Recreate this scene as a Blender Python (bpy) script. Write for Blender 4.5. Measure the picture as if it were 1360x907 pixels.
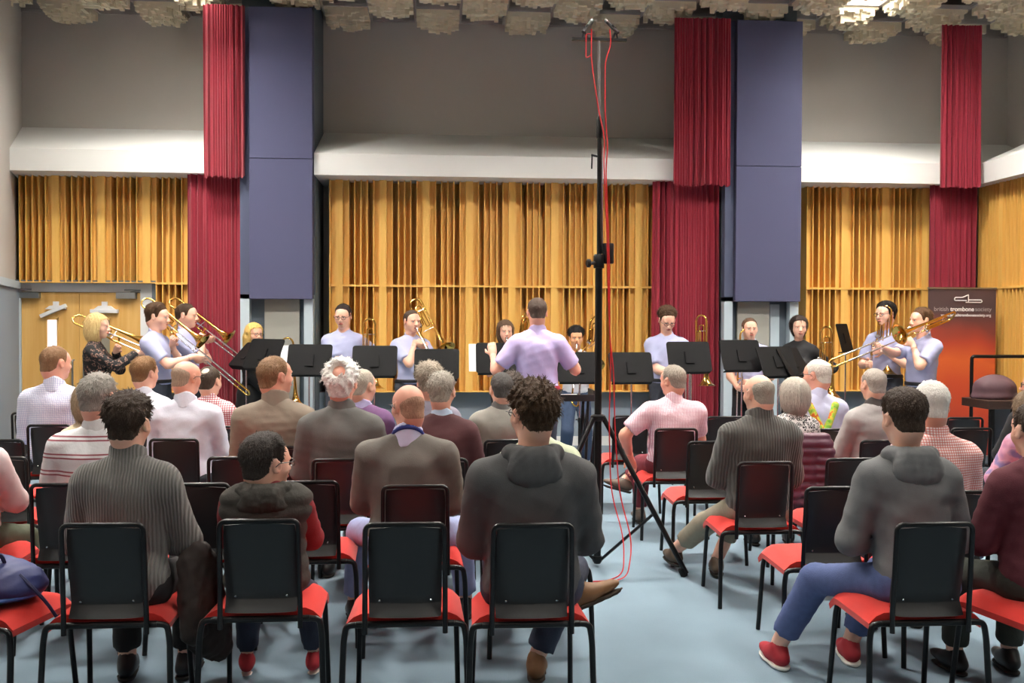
import bpy, bmesh, math, random
import numpy as np
from mathutils import Vector, Matrix

for o in list(bpy.data.objects): bpy.data.objects.remove(o)
SC = bpy.context.scene
COL = SC.collection
PI = math.pi

# ------------------------------------------------------------------ camera
CAM_H, YAW, PITCH, ROLL, FPX = 1.6, math.radians(4.4), math.atan(25.5/1300), math.radians(0.2), 1300.0
cam_d = bpy.data.cameras.new('camera'); cam_o = bpy.data.objects.new('camera', cam_d); COL.objects.link(cam_o)
cam_d.sensor_width = 36.0; cam_d.lens = 36.0*FPX/1360.0; cam_d.clip_start = 0.05; cam_d.clip_end = 100
_fw = Vector((math.sin(YAW)*math.cos(PITCH), math.cos(YAW)*math.cos(PITCH), -math.sin(PITCH)))
_rt = Vector((math.cos(YAW), -math.sin(YAW), 0)); _up = _rt.cross(_fw)
_r2 = _rt*math.cos(ROLL)+_up*math.sin(ROLL); _u2 = _up*math.cos(ROLL)-_rt*math.sin(ROLL)
cam_o.matrix_world = Matrix(((_r2.x,_u2.x,-_fw.x,0),(_r2.y,_u2.y,-_fw.y,0),(_r2.z,_u2.z,-_fw.z,CAM_H),(0,0,0,1)))
SC.camera = cam_o

# ------------------------------------------------------------------ world, exposure
wd = bpy.data.worlds.new('world'); SC.world = wd; wd.use_nodes = True
wd.node_tree.nodes['Background'].inputs[0].default_value = (0.9,0.95,1.0,1)
wd.node_tree.nodes['Background'].inputs[1].default_value = 0.05
SC.view_settings.view_transform = 'Standard'; SC.view_settings.look = 'None'
SC.view_settings.gamma = 1.0; SC.view_settings.use_curve_mapping = False
SC.view_settings.exposure = 0.12
LAMP_STRENGTH = {2:14.0, 4:280.0, 7:420.0, 12:230.0, 17:90.0, 22:50.0}          # emission of the luminaires, by grid row
CELL = .535; CX0 = -5.075; CY1 = 12.06; ZG = 5.27; NI, NJ = 23, 25      # ceiling grid
LUMS = [(4,2),(18,2),(4,4),(18,4),(5,7),(11,7),(17,7),(4,12),(12,12),(18,12),(5,17),(11,17),(17,17),(4,22),(12,22),(18,22)]   # grid cells (column, row from the rear wall)

# ------------------------------------------------------------------ materials
def lin(c):
    if isinstance(c, str):
        c = tuple(int(c[i:i+2],16) for i in (0,2,4))
    return tuple(((v/255)/12.92 if v/255 <= 0.04045 else (((v/255)+0.055)/1.055)**2.4) for v in c)+(1.0,)
MATS = {}
def mat(name, col, rough=0.7, metal=0.0, noise=0.0, nscale=20.0, bump=0.0, bscale=200.0, emit=None, sub=0.0, sheen=0.0, spec=0.5, coat=0.0, stretch=None):
    """plain procedural surface: base colour with noise variation and fine noise relief"""
    if name in MATS: return MATS[name]
    m = bpy.data.materials.new(name); m.use_nodes = True; nt = m.node_tree; b = nt.nodes['Principled BSDF']
    c = lin(col); b.inputs['Base Color'].default_value = c
    b.inputs['Roughness'].default_value = rough; b.inputs['Metallic'].default_value = metal
    b.inputs['Specular IOR Level'].default_value = spec
    if coat: b.inputs['Coat Weight'].default_value = coat; b.inputs['Coat Roughness'].default_value = 0.08
    if sheen: b.inputs['Sheen Weight'].default_value = sheen
    if sub:
        b.inputs['Subsurface Weight'].default_value = sub; b.inputs['Subsurface Radius'].default_value = (0.012,0.005,0.003)
        b.inputs['Subsurface Scale'].default_value = 1.0
    if emit:
        b.inputs['Emission Color'].default_value = c; b.inputs['Emission Strength'].default_value = emit
    tc = nt.nodes.new('ShaderNodeTexCoord'); vec = tc.outputs['Object']
    if stretch:
        mp = nt.nodes.new('ShaderNodeMapping'); mp.inputs['Scale'].default_value = stretch
        nt.links.new(vec, mp.inputs['Vector']); vec = mp.outputs['Vector']
    if noise:
        n = nt.nodes.new('ShaderNodeTexNoise'); n.inputs['Scale'].default_value = nscale; n.inputs['Detail'].default_value = 4
        nt.links.new(vec, n.inputs['Vector'])
        mx = nt.nodes.new('ShaderNodeMix'); mx.data_type = 'RGBA'
        mx.inputs['A'].default_value = tuple(v*(1-noise) for v in c[:3])+(1,)
        mx.inputs['B'].default_value = tuple(min(1,v*(1+noise)) for v in c[:3])+(1,)
        nt.links.new(n.outputs['Fac'], mx.inputs['Factor']); nt.links.new(mx.outputs['Result'], b.inputs['Base Color'])
    if bump:
        n2 = nt.nodes.new('ShaderNodeTexNoise'); n2.inputs['Scale'].default_value = bscale; n2.inputs['Detail'].default_value = 3
        nt.links.new(vec, n2.inputs['Vector'])
        bp = nt.nodes.new('ShaderNodeBump'); bp.inputs['Strength'].default_value = bump; bp.inputs['Distance'].default_value = 0.01
        nt.links.new(n2.outputs['Fac'], bp.inputs['Height']); nt.links.new(bp.outputs['Normal'], b.inputs['Normal'])
    MATS[name] = m; return m

def mat_lines(name, base, axes, width=0.15, rough=0.8, bump=0.2):
    """woven stripes / checks. axes: list of (axis index, spacing m, colour, opacity, phase)"""
    if name in MATS: return MATS[name]
    m = bpy.data.materials.new(name); m.use_nodes = True; nt = m.node_tree; b = nt.nodes['Principled BSDF']
    b.inputs['Roughness'].default_value = rough
    tc = nt.nodes.new('ShaderNodeTexCoord')
    sx = nt.nodes.new('ShaderNodeSeparateXYZ'); nt.links.new(tc.outputs['Object'], sx.inputs[0])
    cur = None
    for (ax, sp, col, op, ph, wdt) in axes:
        a1 = nt.nodes.new('ShaderNodeMath'); a1.operation = 'MULTIPLY_ADD'; a1.inputs[1].default_value = 1/sp; a1.inputs[2].default_value = ph+100
        nt.links.new(sx.outputs[ax], a1.inputs[0])
        a2 = nt.nodes.new('ShaderNodeMath'); a2.operation = 'FRACT'; nt.links.new(a1.outputs[0], a2.inputs[0])
        a3 = nt.nodes.new('ShaderNodeMath'); a3.operation = 'LESS_THAN'; a3.inputs[1].default_value = wdt; nt.links.new(a2.outputs[0], a3.inputs[0])
        a4 = nt.nodes.new('ShaderNodeMath'); a4.operation = 'MULTIPLY'; a4.inputs[1].default_value = op; nt.links.new(a3.outputs[0], a4.inputs[0])
        mx = nt.nodes.new('ShaderNodeMix'); mx.data_type = 'RGBA'
        mx.inputs['B'].default_value = lin(col)
        if cur is None: mx.inputs['A'].default_value = lin(base)
        else: nt.links.new(cur, mx.inputs['A'])
        nt.links.new(a4.outputs[0], mx.inputs['Factor']); cur = mx.outputs['Result']
    nt.links.new(cur, b.inputs['Base Color'])
    n2 = nt.nodes.new('ShaderNodeTexNoise'); n2.inputs['Scale'].default_value = 60
    nt.links.new(tc.outputs['Object'], n2.inputs['Vector'])
    bp = nt.nodes.new('ShaderNodeBump'); bp.inputs['Strength'].default_value = bump; bp.inputs['Distance'].default_value = 0.01
    nt.links.new(n2.outputs['Fac'], bp.inputs['Height']); nt.links.new(bp.outputs['Normal'], b.inputs['Normal'])
    MATS[name] = m; return m

def mat_rib(name, col, axis, spacing, depth=0.5, rough=0.9):
    """knit with ribs: wave relief along one axis"""
    if name in MATS: return MATS[name]
    m = bpy.data.materials.new(name); m.use_nodes = True; nt = m.node_tree; b = nt.nodes['Principled BSDF']
    b.inputs['Roughness'].default_value = rough; b.inputs['Sheen Weight'].default_value = 0.2
    tc = nt.nodes.new('ShaderNodeTexCoord')
    w = nt.nodes.new('ShaderNodeTexWave'); w.bands_direction = 'XYZ'[axis]; w.inputs['Scale'].default_value = 1/(spacing*20)*2*PI/ (2*PI) * 2*PI/ (2*PI) * 1.0
    w.inputs['Scale'].default_value = 0.314/spacing; w.inputs['Distortion'].default_value = 1.2; w.inputs['Detail'].default_value = 1
    nt.links.new(tc.outputs['Object'], w.inputs['Vector'])
    c = lin(col)
    mx = nt.nodes.new('ShaderNodeMix'); mx.data_type = 'RGBA'
    mx.inputs['A'].default_value = tuple(v*0.72 for v in c[:3])+(1,); mx.inputs['B'].default_value = tuple(min(1,v*1.15) for v in c[:3])+(1,)
    nt.links.new(w.outputs['Fac'], mx.inputs['Factor']); nt.links.new(mx.outputs['Result'], b.inputs['Base Color'])
    bp = nt.nodes.new('ShaderNodeBump'); bp.inputs['Strength'].default_value = depth; bp.inputs['Distance'].default_value = 0.006
    nt.links.new(w.outputs['Fac'], bp.inputs['Height']); nt.links.new(bp.outputs['Normal'], b.inputs['Normal'])
    MATS[name] = m; return m

def mat_blotch(name, cols, scale, kind='NOISE', rough=0.8, sharp=True):
    """printed fabric: a few colours picked by a noise or voronoi field"""
    if name in MATS: return MATS[name]
    m = bpy.data.materials.new(name); m.use_nodes = True; nt = m.node_tree; b = nt.nodes['Principled BSDF']
    b.inputs['Roughness'].default_value = rough
    tc = nt.nodes.new('ShaderNodeTexCoord')
    if kind == 'NOISE':
        n = nt.nodes.new('ShaderNodeTexNoise'); n.inputs['Detail'].default_value = 1.5; out = n.outputs['Fac']
    else:
        n = nt.nodes.new('ShaderNodeTexVoronoi'); out = n.outputs['Color'] if kind == 'CELLS' else n.outputs['Distance']
    n.inputs['Scale'].default_value = scale; nt.links.new(tc.outputs['Object'], n.inputs['Vector'])
    r = nt.nodes.new('ShaderNodeValToRGB'); r.color_ramp.interpolation = 'CONSTANT' if sharp else 'LINEAR'
    els = r.color_ramp.elements
    while len(els) < len(cols): els.new(0.5)
    for e, (p, c) in zip(els, cols): e.position = p; e.color = lin(c)
    nt.links.new(out, r.inputs['Fac']); nt.links.new(r.outputs['Color'], b.inputs['Base Color'])
    MATS[name] = m; return m

def mat_wood(name, a, c, scale=(30,30,1.2), rough=0.45):
    if name in MATS: return MATS[name]
    m = bpy.data.materials.new(name); m.use_nodes = True; nt = m.node_tree; b = nt.nodes['Principled BSDF']
    b.inputs['Roughness'].default_value = rough
    tc = nt.nodes.new('ShaderNodeTexCoord'); mp = nt.nodes.new('ShaderNodeMapping'); mp.inputs['Scale'].default_value = scale
    oi = nt.nodes.new('ShaderNodeObjectInfo'); va = nt.nodes.new('ShaderNodeVectorMath'); va.operation = 'ADD'
    nt.links.new(tc.outputs['Object'], va.inputs[0]); nt.links.new(oi.outputs['Random'], va.inputs[1])
    nt.links.new(va.outputs[0], mp.inputs['Vector'])
    n = nt.nodes.new('ShaderNodeTexNoise'); n.inputs['Scale'].default_value = 1.6; n.inputs['Detail'].default_value = 3; n.inputs['Distortion'].default_value = 0.0
    nt.links.new(mp.outputs['Vector'], n.inputs['Vector'])
    r = nt.nodes.new('ShaderNodeValToRGB'); r.color_ramp.elements[0].position = 0.3; r.color_ramp.elements[1].position = 0.75
    r.color_ramp.elements[0].color = lin(a); r.color_ramp.elements[1].color = lin(c)
    nt.links.new(n.outputs['Fac'], r.inputs['Fac']); nt.links.new(r.outputs['Color'], b.inputs['Base Color'])
    MATS[name] = m; return m

# ------------------------------------------------------------------ object helpers
def link(name, me, parent=None, m=None, smooth=False, loc=None):
    o = bpy.data.objects.new(name, me); COL.objects.link(o)
    if parent is not None: o.parent = parent
    if m is not None and me is not None and not me.materials: me.materials.append(m)
    if smooth: me.polygons.foreach_set('use_smooth', np.ones(len(me.polygons), dtype=bool))
    if loc is not None: o.location = loc
    return o
def tag(o, label=None, cat=None, group=None, kind=None):
    if label: o['label'] = label
    if cat: o['category'] = cat
    if group: o['group'] = group
    if kind: o['kind'] = kind
    return o
def empty(name, loc=(0,0,0), rz=0.0):
    o = bpy.data.objects.new(name, None); COL.objects.link(o); o.location = loc; o.rotation_euler = (0,0,rz); o.empty_display_size = 0.1
    return o
def copy_tree(o, parent=None):
    c = o.copy(); COL.objects.link(c)
    if parent is not None: c.parent = parent
    for ch in list(o.children): copy_tree(ch, c)
    return c

class MB:
    """collects vertices and faces, then becomes one mesh"""
    def __init__(s): s.v = []; s.f = []; s.mi = []; s.cur = 0
    def add(s, vs, fs):
        n = len(s.v); s.v.extend([tuple(p) for p in vs]); s.f.extend([tuple(i+n for i in f) for f in fs]); s.mi.extend([s.cur]*len(fs)); return s
    def box(s, x0,x1,y0,y1,z0,z1):
        vs = [(x,y,z) for z in (z0,z1) for y in (y0,y1) for x in (x0,x1)]
        return s.add(vs, [(0,2,3,1),(4,5,7,6),(0,1,5,4),(2,6,7,3),(0,4,6,2),(1,3,7,5)])
    def prism(s, poly, axis, a, b):
        """extrude a 2D polygon (ccw) along axis from a to b"""
        n = len(poly)
        def P(u,v,w): return {0:(w,u,v),1:(u,w,v),2:(u,v,w)}[axis]
        vs = [P(u,v,a) for u,v in poly]+[P(u,v,b) for u,v in poly]
        fs = [tuple(range(n))[::-1], tuple(range(n,2*n))]+[(i,(i+1)%n,n+(i+1)%n,n+i) for i in range(n)]
        return s.add(vs, fs)
    def tube(s, pts, r, seg=8, closed=False, cap=True):
        pts = [Vector(p) for p in pts]; n = len(pts)
        rs = r if isinstance(r,(list,tuple)) else [r]*n
        vs = []; nrm = None
        for i,p in enumerate(pts):
            a = pts[i-1] if (i>0 or closed) else pts[i]; b = pts[(i+1)%n] if (i<n-1 or closed) else pts[i]
            t = (b-a).normalized() if (b-a).length > 1e-9 else Vector((0,0,1))
            if nrm is None:
                nrm = t.orthogonal().normalized()
            nrm = (nrm - t*nrm.dot(t))
            nrm = nrm.normalized() if nrm.length > 1e-6 else t.orthogonal().normalized()
            bi = t.cross(nrm)
            for k in range(seg):
                q = 2*PI*k/seg; vs.append(p+(nrm*math.cos(q)+bi*math.sin(q))*rs[i])
        fs = []
        m = n if closed else n-1
        for i in range(m):
            j = (i+1)%n
            for k in range(seg):
                k2 = (k+1)%seg; fs.append((i*seg+k, i*seg+k2, j*seg+k2, j*seg+k))
        if cap and not closed:
            fs.append(tuple(range(seg))[::-1]); fs.append(tuple((n-1)*seg+k for k in range(seg)))
        return s.add(vs, fs)
    def lathe(s, prof, o=(0,0,0), axis=(0,0,1), seg=16, cap=True):
        """prof: list of (r, h) along axis from o"""
        ax = Vector(axis).normalized(); u = ax.orthogonal().normalized(); w = ax.cross(u); o = Vector(o)
        vs = []; n = len(prof)
        for r,h in prof:
            for k in range(seg):
                q = 2*PI*k/seg; vs.append(o+ax*h+(u*math.cos(q)+w*math.sin(q))*r)
        fs = [(i*seg+k, i*seg+(k+1)%seg, (i+1)*seg+(k+1)%seg, (i+1)*seg+k) for i in range(n-1) for k in range(seg)]
        if cap: fs.append(tuple(range(seg))[::-1]); fs.append(tuple((n-1)*seg+k for k in range(seg)))
        return s.add(vs, fs)
    def grid(s, fn, nu, nv, flip=False):
        vs = [fn(i/nu, j/nv) for j in range(nv+1) for i in range(nu+1)]
        W = nu+1
        fs = [(j*W+i, j*W+i+1, (j+1)*W+i+1, (j+1)*W+i) for j in range(nv) for i in range(nu)]
        if flip: fs = [f[::-1] for f in fs]
        return s.add(vs, fs)
    def mesh(s, name='mesh'):
        me = bpy.data.meshes.new(name); me.from_pydata(s.v, [], s.f); me.update()
        if any(s.mi): me.polygons.foreach_set('material_index', s.mi)
        return me
    def obj(s, name, m, parent=None, smooth=False, loc=None, bevel=0.0):
        me = s.mesh(name)
        if bevel:
            bm = bmesh.new(); bm.from_mesh(me)
            bmesh.ops.bevel(bm, geom=bm.edges[:], offset=bevel, segments=2, affect='EDGES', profile=0.6)
            bm.to_mesh(me); bm.free()
        o = link(name, me, parent, m, smooth, loc)
        if smooth: me.set_sharp_from_angle(angle=math.radians(50))
        return o
def arc(c, r, a0, a1, n, plane='xz'):
    out = []
    for i in range(n+1):
        a = a0+(a1-a0)*i/n; p = (r*math.cos(a), r*math.sin(a))
        out.append({'xz':(c[0]+p[0],c[1],c[2]+p[1]),'yz':(c[0],c[1]+p[0],c[2]+p[1]),'xy':(c[0]+p[0],c[1]+p[1],c[2])}[plane])
    return out
def rounded(pts, r, n=4):
    """round the corners of a polyline"""
    pts = [Vector(p) for p in pts]; out = [pts[0]]
    for i in range(1, len(pts)-1):
        a, b, c = pts[i-1], pts[i], pts[i+1]
        rr = min(r, (a-b).length*0.49, (c-b).length*0.49)
        p0 = b+(a-b).normalized()*rr; p1 = b+(c-b).normalized()*rr
        for k in range(n+1):
            t = k/n; out.append(p0*(1-t)**2+b*2*t*(1-t)+p1*t*t)
    out.append(pts[-1]); return out

# ------------------------------------------------------------------ signed-distance modelling (bodies, clothes, soft things)
V3 = lambda *a: np.array(a, dtype=np.float64)
def unit(v):
    n = np.linalg.norm(v); return v/n if n > 1e-9 else V3(0,0,1)
def rc(a, b, ra, rb, k=0.02, clip=None):
    a = np.asarray(a,float); b = np.asarray(b,float); r = max(ra,rb)
    return dict(t='rc', a=a, b=b, ra=ra, rb=rb, k=k, clip=clip, lo=np.minimum(a,b)-r, hi=np.maximum(a,b)+r)
def el(c, rad, R=None, k=0.02, sub=False, clip=None):
    c = np.asarray(c,float); R = np.eye(3) if R is None else R       # columns of R = axes
    e = np.sqrt(((R*np.asarray(rad)[None,:])**2).sum(1))
    return dict(t='el', c=c, rad=np.asarray(rad,float), R=R, k=k, sub=sub, clip=clip, lo=c-e, hi=c+e)
def prim_eval(p, x, y, z):
    if p['t'] == 'rc':
        a, b = p['a'], p['b']; ba = b-a; L = max(ba@ba, 1e-12)
        X = x-a[0]; Y = y-a[1]; Z = z-a[2]
        t = np.clip((X*ba[0]+Y*ba[1]+Z*ba[2])/L, 0, 1)
        d = np.sqrt((X-t*ba[0])**2+(Y-t*ba[1])**2+(Z-t*ba[2])**2) - (p['ra']+(p['rb']-p['ra'])*t)
    else:
        c, R, r = p['c'], p['R'], p['rad']
        X = x-c[0]; Y = y-c[1]; Z = z-c[2]
        u = X*R[0,0]+Y*R[1,0]+Z*R[2,0]; v = X*R[0,1]+Y*R[1,1]+Z*R[2,1]; w = X*R[0,2]+Y*R[1,2]+Z*R[2,2]
        k0 = np.sqrt((u/r[0])**2+(v/r[1])**2+(w/r[2])**2)
        k1 = np.sqrt((u/r[0]**2)**2+(v/r[1]**2)**2+(w/r[2]**2)**2)
        d = k0*(k0-1)/np.maximum(k1, 1e-9)
    if p.get('clip'):
        for n, d0 in p['clip']:
            d = np.maximum(d, x*n[0]+y*n[1]+z*n[2]-d0)
    return d
def smin(a, b, k):
    h = np.maximum(k-np.abs(a-b), 0)/k
    return np.minimum(a,b)-h*h*k*0.25
def surfnet(D, org, h):
    S = D < 0
    n0,n1,n2 = D.shape
    cnt = np.zeros((n0-1,n1-1,n2-1), np.int8)
    for i in (0,1):
        for j in (0,1):
            for k in (0,1): cnt += S[i:n0-1+i, j:n1-1+j, k:n2-1+k]
    act = (cnt > 0) & (cnt < 8)
    I = np.argwhere(act)
    if len(I) == 0: return np.zeros((0,3)), np.zeros((0,4),int)
    pos = np.zeros((len(I),3)); num = np.zeros(len(I))
    C = {}
    for i in (0,1):
        for j in (0,1):
            for k in (0,1): C[i,j,k] = D[I[:,0]+i, I[:,1]+j, I[:,2]+k]
    for ax in range(3):
        for u in (0,1):
            for v in (0,1):
                a = [u,v]; a.insert(ax,0); b = list(a); b[ax] = 1
                da, db = C[tuple(a)], C[tuple(b)]
                cr = (da < 0) != (db < 0)
                t = np.where(cr, da/np.where(cr, da-db, 1), 0)
                off = np.tile(np.array(a,float),(len(I),1)); off[:,ax] = t
                pos += off*cr[:,None]; num += cr
    V = (I+pos/num[:,None])*h+org
    idx = -np.ones(act.shape, np.int64); idx[I[:,0],I[:,1],I[:,2]] = np.arange(len(I))
    Q = []
    for ax in range(3):
        A = np.moveaxis(S, ax, 0); X = np.moveaxis(idx, ax, 0)
        a0 = A[:-1,1:-1,1:-1]; a1 = A[1:,1:-1,1:-1]
        E = np.argwhere(a0 != a1)
        if len(E) == 0: continue
        e0, e1, e2 = E[:,0], E[:,1]+1, E[:,2]+1
        q = np.stack([X[e0,e1-1,e2-1], X[e0,e1,e2-1], X[e0,e1,e2], X[e0,e1-1,e2]], 1)
        fl = A[e0,e1,e2]
        if ax == 1: fl = ~fl
        q = np.where(fl[:,None], q, q[:,::-1])
        Q.append(q[(q >= 0).all(1)])
    return V, np.concatenate(Q) if Q else np.zeros((0,4),int)
def solid(prims, h, offset=0.0, clips=(), disp=None, lo=None, hi=None, extra=0.0):
    """mesh arrays of the smooth union of prims, grown by offset and cut by clip planes (n·p <= d kept)"""
    if lo is None: lo = np.min([p['lo'] for p in prims if not p.get('sub')],0)
    if hi is None: hi = np.max([p['hi'] for p in prims if not p.get('sub')],0)
    pad = max(offset,0)+extra+2.5*h
    lo = np.asarray(lo)-pad; hi = np.asarray(hi)+pad
    ns = np.ceil((hi-lo)/h).astype(int)+1
    ax = [lo[i]+h*np.arange(ns[i]) for i in range(3)]
    x, y, z = ax[0][:,None,None], ax[1][None,:,None], ax[2][None,None,:]
    D = np.full(ns, 0.15, np.float64)
    for p in prims:
        m = p['k']+pad+0.02
        s0 = [max(0,int((p['lo'][i]-m-lo[i])/h)) for i in range(3)]
        s1 = [min(ns[i],int((p['hi'][i]+m-lo[i])/h)+2) for i in range(3)]
        if any(s1[i]-s0[i] < 1 for i in range(3)): continue
        sl = tuple(slice(s0[i],s1[i]) for i in range(3))
        d = prim_eval(p, x[sl[0]], y[:,sl[1]], z[:,:,sl[2]])
        if p.get('sub'): D[sl] = -smin(-D[sl], d, p['k'])
        else: D[sl] = smin(D[sl], d, p['k'])
    if offset: D -= offset
    if disp is not None: D -= disp(x, y, z)
    for n, d0 in clips: D = np.maximum(D, x*n[0]+y*n[1]+z*n[2]-d0)
    return surfnet(D, lo, h)
def np_mesh(name, parts, m=None):
    vs = []; fs = []; n = 0
    for V, Q in parts:
        vs.append(V); fs.append(Q+n); n += len(V)
    V = np.concatenate(vs); Q = np.concatenate(fs)
    me = bpy.data.meshes.new(name)
    me.vertices.add(len(V)); me.vertices.foreach_set('co', V.astype(np.float32).ravel())
    me.loops.add(len(Q)*4); me.loops.foreach_set('vertex_index', Q.astype(np.int32).ravel())
    me.polygons.add(len(Q)); me.polygons.foreach_set('loop_start', np.arange(0,len(Q)*4,4,dtype=np.int32))
    me.polygons.foreach_set('use_smooth', np.ones(len(Q),bool))
    me.update(calc_edges=True)
    if m: me.materials.append(m)
    return me
def waves(rng, n, lam, amp, aniso=(1,1,1), ridge=False):
    """smooth pseudo-noise: a sum of plane waves with random directions"""
    ds = []
    for _ in range(n):
        d = unit(rng.normal(size=3))*np.asarray(aniso); d = unit(d)*2*PI/(lam*rng.uniform(0.7,1.5)); ds.append((d, rng.uniform(0,2*PI)))
    def f(x,y,z):
        s = 0
        for d, ph in ds:
            v = np.sin(d[0]*x+d[1]*y+d[2]*z+ph)
            s = s+((0.6-np.abs(v)) if ridge else v)
        return amp*s/math.sqrt(n)
    return f
def rotm(ax, a):
    return np.array(Matrix.Rotation(a,3,ax))

# ------------------------------------------------------------------ people
C_ = lambda n,c,**k: mat(n,c,.88,**{**dict(noise=.08,nscale=40,bump=.12,bscale=220),**k})
def ik(S, T, l1, l2, pole):
    d = T-S; L = np.linalg.norm(d); Lm = (l1+l2)*0.995
    if L > Lm: T = S+d/L*Lm; d = T-S; L = Lm
    a = (l1*l1-l2*l2+L*L)/(2*L); hgt = math.sqrt(max(l1*l1-a*a,0))
    e = unit(d); p = pole-e*(pole@e); p = unit(p)
    return S+e*a+p*hgt, T
def hand_prims(W, d, nrm, s, side, curl=0.5, spread=0.0):
    """W wrist, d hand direction, nrm palm normal (the side the fingers curl to)"""
    d = unit(d); nrm = unit(nrm-d*(nrm@d)); ac = np.cross(nrm, d)*side      # ac points to the thumb side
    P = [rc(W, W+d*0.045*s, .024*s, .026*s, k=.012), rc(W+d*.03*s-ac*.022*s, W+d*.085*s-ac*.027*s, .016*s, .014*s, k=.02),
         rc(W+d*.03*s+ac*.018*s, W+d*.088*s+ac*.027*s, .018*s, .014*s, k=.02), rc(W+d*.03*s, W+d*.09*s, .018*s, .015*s, k=.02)]
    for off, ln in ((.029,.072),(.010,.082),(-.010,.077),(-.028,.060)):
        b = W+d*.09*s+ac*off*s; ang = 0.25+curl*0.9; dd = unit(d+ac*off*spread*12)
        c1 = dd*math.cos(ang)+nrm*math.sin(ang); p1 = b+c1*ln*.5*s
        a2 = ang+0.2+curl*1.1; c2 = dd*math.cos(a2)+nrm*math.sin(a2); p2 = p1+c2*ln*.5*s
        P += [rc(b,p1,.0095*s,.0085*s,k=.006), rc(p1,p2,.0085*s,.007*s,k=.004)]
    tb = W+d*.025*s+ac*.028*s; t1 = tb+(ac*.75+d*.6+nrm*.35*(0.4+curl))*.042*s; t2 = t1+unit(d*.9+ac*.15+nrm*(.3+curl*.5))*.034*s
    P += [rc(tb,t1,.0125*s,.0105*s,k=.012), rc(t1,t2,.0105*s,.008*s,k=.005)]
    return P
def head_prims(C, R, s, ears=True):
    def q(x,y,z): return C+R@(V3(x,y,z)*s)
    def e(c,r,k=.02,sub=False): return el(q(*c), V3(*r)*s, R, k*s, sub)
    P = [e((0,-.012,.032),(.074,.096,.084)), e((0,.03,-.035),(.060,.064,.072),.03), e((0,.062,-.088),(.030,.026,.026),.03),
         e((0,.055,.035),(.058,.040,.048),.03), e((.042,.05,-.025),(.026,.03,.028),.02), e((-.042,.05,-.025),(.026,.03,.028),.02),
         e((0,-.06,-.045),(.056,.05,.055),.03)]
    base = list(P)
    P += [e((.030,.105,.004),(.016,.016,.011),.012,True), e((-.030,.105,.004),(.016,.016,.011),.012,True)]
    P += [rc(q(0,.094,.012), q(0,.113,-.028), .0085*s, .0135*s, .012*s), e((.011,.104,-.032),(.009,.010,.008),.008), e((-.011,.104,-.032),(.009,.010,.008),.008),
          e((0,.090,-.060),(.024,.012,.011),.008), e((.028,.087,.022),(.022,.012,.007),.012), e((-.028,.087,.022),(.022,.012,.007),.012)]
    if ears:
        for sd in (1,-1):
            Re = R@rotm('Z', -0.35*sd)
            P += [el(q(.079*sd,-.008,-.003), V3(.010,.020,.032)*s, Re, .006*s), el(q(.087*sd,-.006,.0), V3(.006,.012,.020)*s, Re, .004*s, True)]
    return P, base
def sstep(t): t = np.clip(t,0,1); return t*t*(3-2*t)
SKIN = {'fair':'e8b49c','pink':'e3a58e','tan':'cf9a78','asian':'d9a27a'}
def skin(k): return mat('skin_'+k, SKIN[k], 0.5, noise=.06, nscale=9, sub=.12)
def hairmat(col):
    pale = sum(int(col[i:i+2],16) for i in (0,2,4)) > 430
    return mat('hair_'+col, col, 0.6, spec=.25, noise=.18 if pale else .5, nscale=190, bump=.5, bscale=260, stretch=(1,1,.25))

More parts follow.
